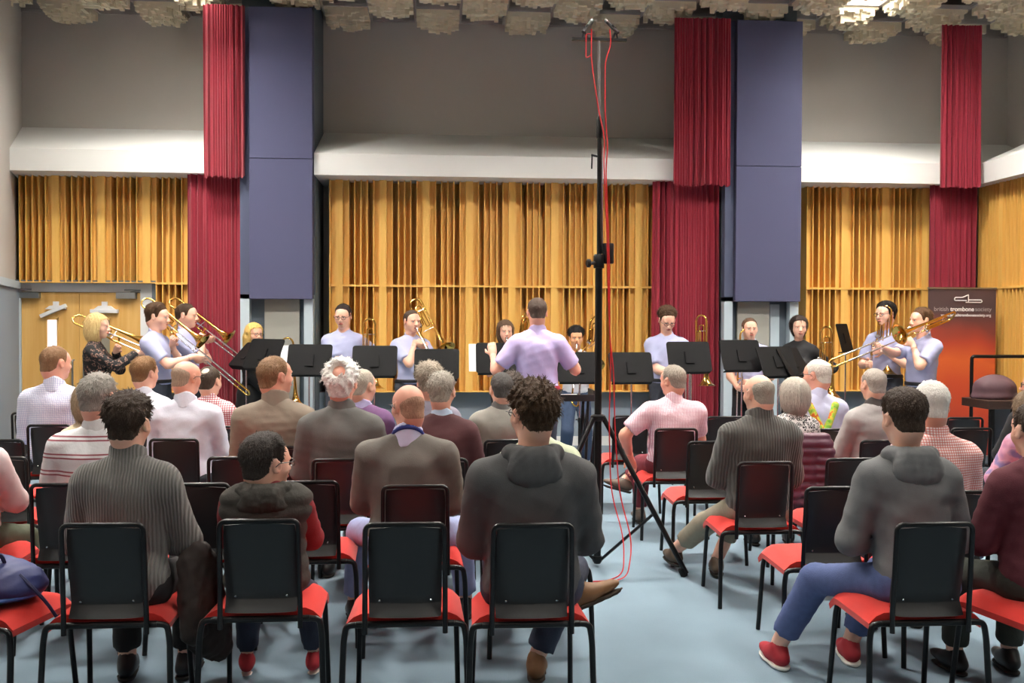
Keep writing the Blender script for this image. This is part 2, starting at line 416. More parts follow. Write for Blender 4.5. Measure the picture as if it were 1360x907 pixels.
def person(label, loc, rot, top, seated=True, lean=0.0, side=0.0, w=1.0, belly=0.0, head=(0,0,0), skin_k='fair', hair=('short','4a372b'),
           shirt=None, trousers=('2b3038',), shoes='1c1a1a', arms=None, legs=None, glasses=False, collar=None, seed=1, hem=None, belt=None,
           face=True, detail=.87, sex='m', brow='5a4433', hip_y=0.0, group='people'):
    rng = np.random.default_rng(seed); jit = random.Random(seed)
    if seated: s = (top-.535)/(.535+.29*math.cos(lean)); hipz = .535
    else: s = top/1.76; hipz = .93*s
    u = unit(V3(math.sin(side), math.sin(lean), math.cos(lean))); r = unit(np.cross(V3(0,1,0)*math.cos(lean)-V3(0,0,math.sin(lean)), u)); f = np.cross(u, r)
    RT = np.stack([r,f,u],1); Hp = V3(0,hip_y,hipz)
    def tp(x,y,z): return Hp+RT@(V3(x,y,z)*s)
    ws = w*(0.9 if sex == 'f' else 1.0)
    def te(c,rad,k=.05): return el(tp(*c), V3(*rad)*s, RT, k*s)
    torso = [te((0,-.01,.02),(.165*ws*(1.06 if sex=='f' else 1),.125,.125)), te((0,.015+belly*.4,.15),(.148*ws,.112+belly,.15)), te((0,0,.32),(.156*ws,.118+belly*.3,.195)),
             te((0,-.025,.41),(.155*ws,.088,.085)), rc(tp(.12*ws,-.012,.437), tp(-.12*ws,-.012,.437), .060*s, .060*s, .05*s)]
    if sex == 'f': torso += [te((.07,.09,.29),(.062,.055,.06),.04), te((-.07,.09,.29),(.062,.055,.06),.04)]
    for sd in (1,-1): torso.append(rc(tp(.028*sd,-.02,.523), tp(.135*sd*ws,-.014,.457), .045*s, .045*s, .05*s))
    # the head stays upright when the torso leans
    yaw, pit, rol = head
    nb = tp(0,-.012,.50); RH = rotm('Z', yaw)@rotm('X', -pit)@rotm('Y', rol)
    hl = lean*0.45; nd = unit(V3(math.sin(side)*.5, math.sin(hl)+.12, 1)); nt_ = nb+nd*.105*s
    hs = 1.04*(s if not seated else min(max(s,.92),1.05))
    if seated: C = V3(nt_[0], nt_[1]+.015, top-.118*hs) if abs(pit) < .35 else nt_+V3(0,.015,.075*s)
    else: C = V3(nt_[0], nt_[1]+.015, top-.118*hs)
    hs = 1.04*(s if not seated else min(max(s,.92),1.05))
    hp, hbase = head_prims(C, RH, hs)
    neck = rc(nb, C+RH@(V3(0,-.022,-.06)*hs), .060*s*(.85 if sex=='f' else 1)*min(w,1.12), .055*hs*(.85 if sex=='f' else 1)*min(w,1.1), .03)
    # arms
    A = {'R':None,'L':None}; arms = arms or {}
    armp = {}; handp = []; foreup = {}
    for key, sd in (('R',1),('L',-1)):
        S = tp(.160*sd*ws,-.014,.440)
        spec = arms.get(key, dict(w=(.07*sd,.25,.66 if seated else .80), pole=(.7*sd,-.5,-.4)))
        W0 = V3(*spec['w']); pole = V3(*spec.get('pole',(.6*sd,-.5,-.6)))
        E_, W_ = ik(S, W0, .285*s, .255*s, pole)
        fat = (0.5+.5*w)*(.85 if sex=='f' else 1)
        up = rc(S, E_, .060*s*fat, .044*s*fat, .03); fo = rc(E_, W_, .044*s*fat, .028*s, .015)
        fo2 = rc(E_+(W_-E_)*.12, E_+(W_-E_)*.45, .046*s*fat, .036*s*fat, .02)
        armp[key] = (up, fo, fo2, S, E_, W_)
        hd = V3(*spec['hd']) if 'hd' in spec else unit(W_-E_)
        hn = V3(*spec['hn']) if 'hn' in spec else V3(0,0,-1)
        handp.append(([fo]+hand_prims(W_, hd, hn, s*(.88 if sex=='f' else 1), sd, spec.get('curl',.5), spec.get('spread',0)), W_))
    # legs
    legs = legs or {}
    legp = []; feet = []
    for key, sd in (('R',1),('L',-1)):
        hj = Hp+V3(.088*sd*ws*s,0,-.01*s) if not seated else Hp+V3(.09*sd*ws*s,.02,-.01)
        if seated: dsp = dict(a=(.13*sd,.43+hip_y,.095), pole=(.12*sd,1,.8), fd=(.15*sd,1,0))
        else: dsp = dict(a=(.11*sd,-.02,.095), pole=(.05*sd,1,0), fd=(.25*sd,1,0))
        dsp.update(legs.get(key, {}))
        K, An = ik(hj, V3(*dsp['a']), .44*s, .43*s, V3(*dsp['pole']))
        lw = (.55+.45*w)*(.95 if sex=='f' else 1)
        legp.append((rc(hj,K,.084*s*lw,.060*s*lw,.04), rc(K,An,.056*s*lw,.042*s,.02), rc(K+(An-K)*.15+V3(0,-.012,0), K+(An-K)*.5+V3(0,-.01,0), .054*s*lw,.044*s*lw,.03), hj, K, An))
        feet.append((An, unit(V3(*dsp['fd'])), dsp.get('fu'), sd))
    # ---- body: one skin surface (finer sampling at head and hands)
    parts = []
    allb = torso+[neck]+[p for k in armp for p in armp[k][:3]]+[p for l in legp for p in l[:3]]
    cutn = nb+nd*.04*s
    parts.append(solid(allb, .024, clips=[(nd, nd@cutn)]))
    cut2 = nb+nd*.018*s
    parts.append(solid(hp+[neck], .0066/detail, clips=[(-nd, -(nd@cut2))], lo=C-V3(.11,.14,.19), hi=C+V3(.11,.14,.13)))
    for hpz, W_ in handp:
        e_ = unit(hpz[0]['b']-hpz[0]['a'])
        lo = np.min([p['lo'] for p in hpz[1:]],0)-.02; hi = np.max([p['hi'] for p in hpz[1:]],0)+.02
        parts.append(solid(hpz, .0062/detail, clips=[(-e_, -(e_@(W_-e_*.05)))], lo=lo, hi=hi))
    body = link('person', np_mesh('person', parts, skin(skin_k))); body.location = (loc[0],loc[1],0); body.rotation_euler = (0,0,rot)
    tag(body, label, 'person', group)
    # ---- hair
    st, hc = hair[0], hair[1]; ho = hair[2] if len(hair) > 2 else {}
    if st != 'none':
        th = ho.get('t', .014); hx0 = ho.get('front', .080); nz = ho.get('nape', -.068); nA = ho.get('amp', .002); nl = ho.get('lam', .016)
        wv = waves(rng, 9, nl, nA, aniso=(1,1,.12) if st in ('bob','long') else (1,1,1)); Ri = RH.T
        crown = ho.get('crown'); side_grow = ho.get('sides', 0.0); topx = ho.get('top', 0.0)
        prims = list(hbase)+[neck]
        face_open = None
        if st in ('bob','long'):
            zb = ho.get('bottom', -.11); wd_ = ho.get('wide', .098)
            def q(x,y,z): return C+RH@(V3(x,y,z)*hs)
            prims += [el(q(0,-.03,(.08+zb)/2), V3(wd_,.098,(.11-zb)/2+.03)*hs, RH, .03), el(q(0,-.015,.035), V3(.088,.102,.092)*hs, RH, .02)]
            if st == 'long': prims += [rc(q(.05,-.06,-.05), q(.055,-.075,zb-.03), .045*hs, .035*hs, .04), rc(q(-.05,-.06,-.05), q(-.055,-.075,zb-.03), .045*hs, .035*hs, .04)]
        for b in ho.get('blobs', []):
            prims.append(el(C+RH@(V3(*b[0])*hs), V3(*b[1])*hs, RH, .02))
        def disp(x,y,z):
            X=(x-C[0]); Y=(y-C[1]); Z=(z-C[2])
            lx=(Ri[0,0]*X+Ri[0,1]*Y+Ri[0,2]*Z)/hs; ly=(Ri[1,0]*X+Ri[1,1]*Y+Ri[1,2]*Z)/hs; lz=(Ri[2,0]*X+Ri[2,1]*Y+Ri[2,2]*Z)/hs
            if st in ('bob','long'):
                S_ = sstep(((ho.get('face', .045)-ly)+np.maximum(lz-.055,0)*2.2+np.maximum(np.abs(lx)-.062,0)*1.2)/.025)
                return (S_*(.006+wv(x,y,z)*1.0)-(1-S_)*.05)
            zb_ = np.interp(ly, [-.12,-.085,-.040,-.032,-.004,.002,.026,.042,.078,.12],[nz,nz,-.040,.020,.020,-.014,-.010,.045,hx0,hx0+.02])
            mk = (lz-zb_) - .022*np.clip((np.abs(lx)-.036)/.02,0,1)*np.clip((ly-.045)/.03,0,1)      # hairline with sideburns and temples
            S_ = sstep((mk+.004)/.026)
            t_ = (th*(.12+.88*sstep((mk-.012)/.105))+.001)*(1+topx*np.clip(lz/.1,0,1)+side_grow*np.clip(np.abs(lx)/.07,0,1))
            if crown:
                cx,cy,cz,cr,cf = crown
                S_ = S_*sstep((np.sqrt((lx-cx)**2+(ly-cy)**2+(lz-cz)**2)-cr)/cf)
            return S_*(t_+wv(x,y,z)*(.25+.75*sstep(mk/.06)))-(1-S_)*.010
        zlow = .17 if st not in ('bob','long') else .30
        cl = [(-RH[:,2], -(RH[:,2]@(C+RH@V3(0,0,(-.105 if st not in ('bob','long') else ho.get('bottom',-.11)-.06)*hs))))]
        vq = solid(prims, .0064/detail, disp=disp, clips=cl, lo=C-V3(.13,.15,zlow), hi=C+V3(.13,.15,.16), extra=.02)
        if len(vq[0]):
            me = np_mesh('hair', [vq]); nv_ = len(me.vertices)
            N_ = np.zeros(nv_*3, np.float32); me.vertex_normals.foreach_get('vector', N_); N_ = N_.reshape(-1,3).astype(float); Pv = vq[0]
            dv = np.array(disp(Pv[:,0],Pv[:,1],Pv[:,2])); ok = np.where(dv > .0022)[0]
            parts_h = [vq]
            ln = ho.get('len', .008 if th < .007 else .014 if th < .013 else .021)
            if st in ('bob','long'): ln = .05
            if len(ok) > 50 and th > .0022:
                pk = rng.choice(ok, int(ho.get('n', 1300)*detail)); p_ = Pv[pk]; n_ = N_[pk]
                cr_ = C+RH@(V3(.015,-.055,.11)*hs)
                fl = (p_-cr_) if st not in ('bob','long') else np.tile(RH@V3(0,-.1,-1),(len(pk),1))
                fl = fl/np.maximum(np.linalg.norm(fl,axis=1,keepdims=True),1e-6)+rng.normal(size=fl.shape)*(.35 if st not in ('bob','long') else .08)
                fl -= n_*(fl*n_).sum(1,keepdims=True); fl /= np.maximum(np.linalg.norm(fl,axis=1,keepdims=True),1e-6)
                sd_ = np.cross(fl, n_); L_ = ln*rng.uniform(.6,1.3,size=(len(pk),1))*np.clip(dv[pk][:,None]/.011,.35,1) if st not in ('bob','long') else ln*rng.uniform(.6,1.3,size=(len(pk),1)); li = L_*rng.uniform(.02,.22,size=(len(pk),1))*(1 if st not in ('bob','long') else .25)
                wd2 = .0016; b0 = p_-n_*.002; b1 = p_+fl*L_*.5+n_*li*.6; b2 = p_+fl*L_+n_*li*(.9 if ln < .04 else .1)
                Vh = np.stack([b0-sd_*wd2,b0+sd_*wd2,b1-sd_*wd2,b1+sd_*wd2,b2-sd_*wd2*.3,b2+sd_*wd2*.3],1).reshape(-1,3)
                k6 = np.arange(len(pk))[:,None]*6
                Qh = np.concatenate([k6+np.array([[0,1,3,2]]), k6+np.array([[2,3,5,4]])])
                parts_h.append((Vh,Qh)); bpy.data.meshes.remove(me); me = np_mesh('hair', parts_h)
            me.materials.append(hairmat(hc)); link('hair', me, body)
    # ---- face details
    if face:
        def q(x,y,z): return C+RH@(V3(x,y,z)*hs)
        for sd in (1,-1):
            e1 = solid([el(q(.030*sd,.085,.004), V3(.0115,.0105,.0068)*hs, RH)], .004)
            eo = link('eye', np_mesh('eye', [e1], mat('eye_white','d8d2cc',.25)), body)
            e2 = solid([el(q(.030*sd,.0930,.004), V3(.0052,.004,.0050)*hs, RH)], .0022)
            link('iris', np_mesh('iris', [e2], mat('iris','2b201a',.2)), eo)
            eb = solid([rc(q(.016*sd,.0985,.022), q(.043*sd,.088,.024), .0042*hs, .0032*hs)], .0035)
            link('eyebrow', np_mesh('eyebrow', [eb], hairmat(brow)), body)
        lp = solid([rc(q(-.016,.0965,-.060), q(.016,.0965,-.060), .0062*hs, .0062*hs), rc(q(0,.099,-.060), q(0,.099,-.060), .007*hs, .007*hs)], .0032)
        link('lips', np_mesh('lips', [lp], mat('lips','b8695c',.45)), body)
    if glasses:
        gm = mat('spectacle_frame','141417',.3); g = MB()
        def q(x,y,z): return tuple(C+RH@(V3(x,y,z)*hs))
        for sd in (1,-1):
            g.tube([q(.031*sd+.024*math.cos(a), .109-.004*abs(math.cos(a)), .002+.017*math.sin(a)) for a in np.linspace(0,2*PI,14)[:-1]], .0021, 5, closed=True)
            g.tube([q(.055*sd,.104,.006), q(.076*sd,.085,.010), q(.086*sd,.0,.012), q(.084*sd,-.02,-.002)], .0021, 5)
        g.tube([q(-.008,.112,.006), q(.008,.112,.006)], .002, 5)
        go = g.obj('glasses', gm, body, smooth=True)
    # ---- shirt / jacket
    sh = shirt or dict(m=mat('plain_shirt','9aa0b0',.8))
    off = sh.get('off', .013); sl = sh.get('sleeve','long'); hem = hem if hem is not None else (-.10 if seated else .035)
    pr = list(torso); ex = sh.get('prims')
    if ex: pr += ex(tp, te, RT, s, C)
    for key in 'RL':
        up, fo, fo2, S, E_, W_ = armp[key]
        if sl == 'long':
            e_ = unit(W_-E_); cc = e_@(W_-e_*.012)
            pr += [up, rc(E_, W_, .046*s, .036*s, .02, clip=[(e_, cc)]), fo2]
        elif sl == 'short':
            e_ = unit(E_-S); cc = e_@(E_-e_*.075*s)
            pr += [rc(S, E_, .070*s, .060*s, .03, clip=[(e_, cc)])]
    fa = sh.get('fold', .004); wv1 = waves(rng, 6, sh.get('lam',.10), fa, aniso=sh.get('an',(.5,.5,1.0)), ridge=True); wv2 = waves(rng, 5, .35, fa*.8)
    nk = tp(0,0,.585)
    clipn = [(u, u@nk), (-u, -(u@tp(0,0,hem)))]
    hsh = sh.get('h', .0125)/detail**.8
    so = link(sh.get('name','shirt'), np_mesh('shirt', [solid(pr, hsh, offset=off, clips=clipn, disp=lambda x,y,z: wv1(x,y,z)+wv2(x,y,z), extra=.015)], sh['m']), body)
    if sh.get('vest'):
        link('vest', np_mesh('vest', [solid(torso, .0105, offset=.034, clips=[(u, u@tp(0,0,.56)), (-u, -(u@tp(0,0,-.05)))], disp=lambda x,y,z: .008*np.abs(np.sin(PI*(z-.5)/.07))+0*x+0*y+wv2(x,y,z), extra=.02)], sh['vest']), body)
    # ---- collar
    if collar:
        cm = collar[1]; kind = collar[0]
        if kind == 'shirt':
            a_, b_, o_ = .02, .066, .013
        elif kind == 'turtle': a_, b_, o_ = .0, .105, .020
        elif kind == 'low': a_, b_, o_ = .0, .080, .018
        elif kind == 'lanyard': a_, b_, o_ = .085, .062, .021
        if kind == 'lanyard':
            ring = [rc(nb-nd*.02, nb+nd*.13*s, .064*s*min(w,1.12), .056*s*min(w,1.12), .02)]; tl = unit(nd+V3(0,.75,0))
            c1 = nb+nd*.072*s; link('collar', np_mesh('collar', [solid(ring, .0065, offset=.016, clips=[(tl, tl@c1), (-nd, -(nd@(nb-nd*.01)))])], C_('pale_lilac_collar','cfcbe8')), body)
            c1 = nb+nd*.050*s; c0 = nb+nd*.028*s
            link('lanyard', np_mesh('lanyard', [solid(ring, .005, offset=.023, clips=[(tl, tl@c1), (-tl, -(tl@c0))])], cm), body)
        if kind in ('shirt','turtle','low'):
            c0 = nb+nd*a_*s; c1 = nb+nd*b_*s
            ring = [rc(nb-nd*.02, nb+nd*.13*s, .064*s*min(w,1.12), .056*s*min(w,1.12), .02)]
            tl = unit(nd+V3(0,.7 if kind in ('shirt','low') else .25,0))
            link('collar' if kind != 'lanyard' else 'lanyard', np_mesh('collar', [solid(ring, .0085, offset=o_, clips=[(tl, tl@(c1)), (-nd, -(nd@(c0-nd*.03)))])], cm), body)
        if kind == 'hood':
            tp2 = lambda x,y,z: nb+RT@(V3(x,y,z)*s)
            hd_ = [rc(tp2(.085,.05,.02), tp2(.088,-.04,.045), .030*s,.036*s,.03), rc(tp2(-.085,.05,.02), tp2(-.088,-.04,.045), .030*s,.036*s,.03),
                   rc(tp2(.088,-.04,.045), tp2(.04,-.095,.035), .036*s,.040*s,.03), rc(tp2(-.088,-.04,.045), tp2(-.04,-.095,.035), .036*s,.040*s,.03),
                   rc(tp2(.04,-.095,.035), tp2(-.04,-.095,.035), .040*s,.040*s,.03), el(tp2(0,-.105,-.025), V3(.115,.045,.075)*s, RT, .04*s)]
            wh = waves(rng, 6, .06, .004, ridge=True)
            link('hood', np_mesh('hood', [solid(hd_, .0085, disp=lambda x,y,z: wh(x,y,z), extra=.01)], cm), body)
        if kind == 'puffhood':
            tp2 = lambda x,y,z: nb+RT@(V3(x,y,z)*s)
            hd_ = [rc(tp2(.12,.06,.0), tp2(.11,-.05,.02), .05*s,.06*s,.03), rc(tp2(-.12,.06,.0), tp2(-.11,-.05,.02), .05*s,.06*s,.03),
                   rc(tp2(.11,-.05,.02), tp2(.04,-.11,.0), .058*s,.066*s,.012), rc(tp2(-.11,-.05,.02), tp2(-.04,-.11,.0), .058*s,.066*s,.012),
                   rc(tp2(.04,-.11,.0), tp2(-.04,-.11,.0), .066*s,.066*s,.03), el(tp2(0,-.12,-.05), V3(.15,.055,.06)*s, RT, .03*s)]
            wh = waves(rng, 6, .05, .006, ridge=True)
            link('hood', np_mesh('hood', [solid(hd_, .009, disp=lambda x,y,z: wh(x,y,z), extra=.01)], cm), body)
    # ---- trousers
    if trousers:
        tm = mat('trousers_'+trousers[0], trousers[0], .85, noise=.15, nscale=30, bump=.2, bscale=150) if isinstance(trousers[0], str) else trousers[0]
        tl_ = trousers[1] if len(trousers) > 1 else 0.05
        p0 = dict(torso[0]); p0['clip'] = [(u, u@tp(0,0,.085 if not seated else .02))]; tpz = [p0]
        for (th_, sh_, cf, hj, K, An) in legp:
            e_ = unit(An-K); cc = e_@(An-e_*tl_)
            tpz += [th_, rc(K, An, .060*s, .056*s, .03, clip=[(e_, cc)]), rc(cf['a'],cf['b'],cf['ra'],cf['rb'],.03)]
            if seated: tpz.append(el(hj+V3(0,-.015,-.005), V3(.092,.095,.078)*s, None, .04))
        ft = waves(rng, 6, .09, .004, ridge=True)
        top_u = .085 if not seated else .02
        link('skirt' if len(trousers)>2 else 'trousers', np_mesh('trousers', [solid(tpz if len(trousers)<3 else tpz+[rc(Hp+V3(0,0,-.05), V3(0,0,.25), .19*s,.27*s,.06)], .0175, offset=.012 if not seated else .010, clips=[(V3(0,0,-1), 0.0)], disp=ft, extra=.01)], tm), body)
        if belt:
            link('belt', np_mesh('belt', [solid([torso[0], torso[1]], .0085, offset=.026, clips=[(u,u@tp(0,0,.088)), (-u,-(u@tp(0,0,.052)))])], mat('belt_'+belt, belt, .5)), body)
    # ---- shoes
    if shoes:
        sm, sole = (mat('shoe_'+shoes, shoes, .45), mat('shoe_sole','24201d',.8)) if isinstance(shoes,str) else shoes[:2]
        for An, fd, fu, sd in feet:
            fu_ = V3(0,0,1) if fu is None else unit(V3(*fu))
            fu_ = unit(fu_-fd*(fu_@fd)); rr = np.cross(fd, fu_); RF = np.stack([rr,fd,fu_],1); hz = .095
            def fp(x,y,z): return An+RF@(V3(x*s,y*s,z*s-hz*(1-s)*0)-V3(0,0,hz*0))
            sp_ = [el(fp(0,.055,-.048), V3(.044,.135,.034)*s, RF, .03), el(fp(0,-.035,-.045), V3(.036,.05,.042)*s, RF, .03), rc(fp(0,-.01,0), fp(0,.04,-.045), .042*s,.042*s,.03)]
            fbot = An-fu_*.092
            shp = solid(sp_, .011, clips=[(-fu_, -(fu_@(fbot+fu_*.014)))])
            so_ = link('shoe', np_mesh('shoe', [shp], sm), body)
            sol = solid([el(fp(0,.055,-.075), V3(.047,.14,.04)*s, RF, .03), el(fp(0,-.035,-.075), V3(.039,.055,.04)*s, RF, .03)], .012, clips=[(-fu_, -(fu_@(fbot-fu_*.002))), (fu_, fu_@(fbot+fu_*.018))])
            link('sole', np_mesh('sole', [sol], sole), so_)
    return dict(o=body, C=C, RH=RH, hs=hs, s=s, tp=tp, mouth=C+RH@(V3(0,.105,-.06)*hs), arm=armp, foot=feet)

# ------------------------------------------------------------------ palette
M_WALL = mat('painted_wall','bdb9b3',.85, noise=.03, nscale=2.0, bump=.03, bscale=90)
M_WALLG = mat('blue_grey_wall','8a97a3',.8, noise=.03, nscale=2.0)
M_BULK = mat('bulkhead_paint','e6e7e4',.7)
M_FLOOR = mat('carpet','7b909e',.95, noise=.10, nscale=3.0, bump=.5, bscale=420)
M_CEIL = mat('ceiling_void','57524f',.9)
M_GRID = mat('ceiling_grid','aaa49f',.6)
M_TILE = mat('diffuser_foam','e6dcc2',.85, noise=.10, nscale=14, bump=.2, bscale=60)
M_NAVY = mat('navy_fabric','4b4d69',.95, noise=.10, nscale=300, bump=.25, bscale=500)
M_NAVY2 = mat('navy_fabric_edge','4a5066',.95, noise=.10, nscale=300)
M_RED = mat('curtain_velvet','8e1c31',.85, noise=.10, nscale=40, sheen=.12)
M_PALE = mat('pale_frame','b4c3cc',.6)
M_DARKREC = mat('recess_grey','5b666f',.8)
M_BOARD = mat('grey_board','9c9b93',.8, noise=.03, nscale=3)
M_OAK = mat_wood('diffuser_oak','e4b258','eebe69')
M_DOOR = mat_wood('door_oak','dda95a','e9bd74',(14,14,.8))
M_STEEL = mat('brushed_steel','9a9c9c',.35,.9)
M_WHITE = mat('white_plastic','e6e6e6',.5)
M_BLACK = mat('black_metal','0e0e10',.35,.3)
M_BLACKP = mat('black_plastic','141416',.46)
M_CHROME = mat('chrome','c8c8cc',.15,1.0)
M_BRASS = mat('lacquered_brass','d9ae5c',.17,1.0)
M_SILVER = mat('nickel_silver','dcdce2',.16,1.0)
M_SEAT = mat('red_upholstery','dc281c',.9, noise=.12, nscale=160, bump=.3, bscale=500, sheen=.25)
M_PAPER = mat('paper','f2f2f2',.8)
M_MATTE = mat('matte_black','08080a',.65,spec=.2)

# ------------------------------------------------------------------ the room
RY, FY, WY = 12.1, 11.1, 11.45          # rear wall, front of piers and bulkheads, face of the oak panels
XR = 7.3
tag(MB().box(-6.5,8.5,-4.2,12.6,-.2,0).obj('floor', M_FLOOR), 'blue grey carpet floor of the hall', kind='structure')
tag(MB().box(-6.5,8.5,-4.2,12.6,5.62,5.8).obj('ceiling', M_CEIL), 'dark ceiling void above the hanging grid', kind='structure')
wb = MB(); wb.box(-6.5,8.5,RY,RY+.3,0,5.62); tag(wb.obj('wall_back', M_WALL), 'pale grey rear wall behind the band', kind='structure')
tag(MB().box(-2.2,7.3,11.60,RY+.3,0,.775).obj('wall_dado', M_WALLG), 'blue grey lower rear wall', kind='structure')
wl = MB(); wl.prism([(-6.2,12.3),(-4.97,12.3),(-4.92,12.1),(-4.2,9.45),(-4.2,-4.2),(-6.2,-4.2)][::-1],2,0,5.62)
tag(wl.obj('wall_left', M_WALL), 'pale grey splayed wall on the left', kind='structure')
tag(MB().box(XR,XR+.3,-4.2,12.6,0,5.62).obj('wall_right', M_WALL), 'pale grey wall on the right', kind='structure')
tag(MB().box(-6.5,8.5,-4.5,-4.2,0,5.62).obj('wall_front', M_WALL), 'pale grey wall behind the audience', kind='structure')
# framed blue panel on the left wall (splay direction)
_a = Vector((-4.92,12.1,0)); _b = Vector((-4.2,9.45,0)); _t = (_b-_a).normalized(); _n = Vector((-_t.y,_t.x,0))
def on_left(s0,s1,z0,z1,d0,d1):
    m = MB(); pts = []
    for z in (z0,z1):
        for d in (d0,d1):
            for s_ in (s0,s1):
                p = _a+_t*s_+_n*d; pts.append((p.x,p.y,z))
    return m.add(pts, [(0,2,3,1),(4,5,7,6),(0,1,5,4),(2,6,7,3),(0,4,6,2),(1,3,7,5)])
d2 = on_left(.62,2.2,0,1.96,.004,.03).obj('door_2', M_WALLG); tag(d2, 'blue grey door in the left wall', kind='structure')
for args in ((.52,.62,0,2.04,.002,.05),(2.2,2.3,0,2.04,.002,.05),(.62,2.2,1.96,2.04,.002,.05)): on_left(*args).obj('frame', M_PALE, d2)
# white skirting along the rear wall of the middle bay
bb = MB().box(-1.38,3.3,11.58,11.61,.13,.24).obj('baseboard_back', mat('skirting_white','e2e3e0',.5)); tag(bb,'white skirting strip along rear wall',kind='structure')
tag(MB().box(-1.38,3.3,11.55,11.61,0,.13).obj('baseboard_lower', M_WALLG),'blue grey plinth under the white skirting',kind='structure')
# piers
for k,(x0,x1) in enumerate(((-2.18,-1.38),(3.31,4.19))):
    pr = MB(); pr.box(x0,x1,FY+.12,RY,0,5.3); o = pr.obj('trim_%d'%(k+1), M_DARKREC); tag(o, ('grey pier between left and middle bays','grey pier between middle and right bays')[k], kind='structure')
    for (a,b) in ((x0,x0+.10),(x1-.10,x1)): MB().box(a,b,FY-.01,FY+.13,0,1.9).obj('jamb', M_PALE, o)
    MB().box(x1-.02,x1+.012,FY+.13,11.74,0,3.24).obj('return', M_PALE if k else M_DARKREC, o)
    bx0,bx1 = (x0+.255,x0+.64) if k == 0 else (x0+.18,x0+.56)
    MB().box(bx0,bx1,FY+.06,FY+.125,0,1.86).obj('board', M_BOARD, o)
    if k: MB().box(bx1+.02,bx1+.13,FY+.09,FY+.125,0,1.82).obj('board', M_PALE, o)
# bulkheads: sloped ledges over each bay
def bulk_profile(): return [(FY,3.24),(RY,3.24),(RY,3.90),(FY,3.48)]
for k,(x0,x1) in enumerate(((-4.95,-2.18),(-1.37,3.31),(4.19,7.3))):
    b = MB(); b.prism(bulk_profile()[::-1],0,x0,x1)
    tag(b.obj('trim_%d'%(k+3), M_BULK), ('sloped white bulkhead above the left bay','sloped white bulkhead above the middle bay','sloped white bulkhead above the right bay')[k], kind='structure')
b = MB(); b.prism([(6.36,3.24),(7.3,3.24),(7.3,3.90),(6.36,3.48)],1,-1.0,FY+.01); tag(b.obj('trim_6', M_BULK),'sloped white bulkhead along the right wall',kind='structure')
# lower wall under the right-wall oak panel
tag(MB().box(6.75,7.3,-1,12.1,0,.78).obj('trim_7', M_WALLG),'blue grey plinth under the right wall panel',kind='structure')

# ------------------------------------------------------------------ oak diffuser panels: every well is its own slat (back plate and fin)
WELL = .0716; SEQ = [1,0,1,4,2,2,4]; UNIT = .062; FIN = .012; DEPTH = .28
slat_cache = {}
def slat_mesh(d, h, flip):
    key = (d, round(h,3), flip)
    if key not in slat_cache:
        m = MB(); y = d*UNIT
        m.box(0,FIN,0,DEPTH,0,h); m.box(FIN,WELL,y,y+.012,0,h)
        if flip: m.v = [(q[1],-q[0],q[2]) for q in m.v]
        me = m.mesh('slat'); me.materials.append(M_OAK); slat_cache[key] = me
    return slat_cache[key]
def oak_panel(label, loc, length, spans, phase, side=False):
    """spans: list of (z0, z1, s0, s1) of slat runs along the panel"""
    root = empty('oak_diffuser_panel', loc, 0); tag(root, label, 'wall panel', 'slatted oak wall panels')
    def bx(name, s0,s1,d0,d1,z0,z1,m=M_OAK):
        mm = MB().box(s0,s1,d0,d1,z0,z1)
        if side: mm.v = [(q[1],-q[0],q[2]) for q in mm.v]
        return mm.obj(name, m, root)
    n = int(length/WELL)
    for (z0,z1,s0,s1) in spans:
        for i in range(n):
            x = i*WELL
            if x < s0-1e-6 or x+WELL > s1+1e-6: continue
            o = link('slat', slat_mesh(SEQ[(i+phase)%7], z1-z0-.024, side), root)
            o.location = (x,0,z0+.012) if not side else (0,-x,z0+.012)
        bx('rail', s0,s1,-.006,DEPTH,z1-.012,z1); bx('rail', s0,s1,-.006,DEPTH,z0,z0+.012)
        bx('backing', s0,s1,DEPTH,DEPTH+.02,z0,z1); bx('end_board', s1-.012,s1,0,DEPTH,z0,z1)
    return root
oak_panel('slatted oak wall panel above the double door', (-4.70,WY,0), 2.0, [(2.03,3.30,0,2.0),(.78,2.03,1.50,2.0)], 3)
oak_panel('widest slatted oak wall panel behind the conductor', (-1.24,WY,0), 4.2, [(2.02,3.30,0,4.2),(.78,2.02,0,4.2)], 0)
oak_panel('slatted oak wall panel beside the roll-up banner', (4.42,WY,0), 2.1, [(2.02,3.30,0,2.1),(.78,2.02,0,2.1)], 2)
oak_panel('slatted oak panel along the right wall', (6.5,11.35,0), 4.1, [(2.02,3.30,0,4.1),(.78,2.02,0,4.1)], 2, side=True)

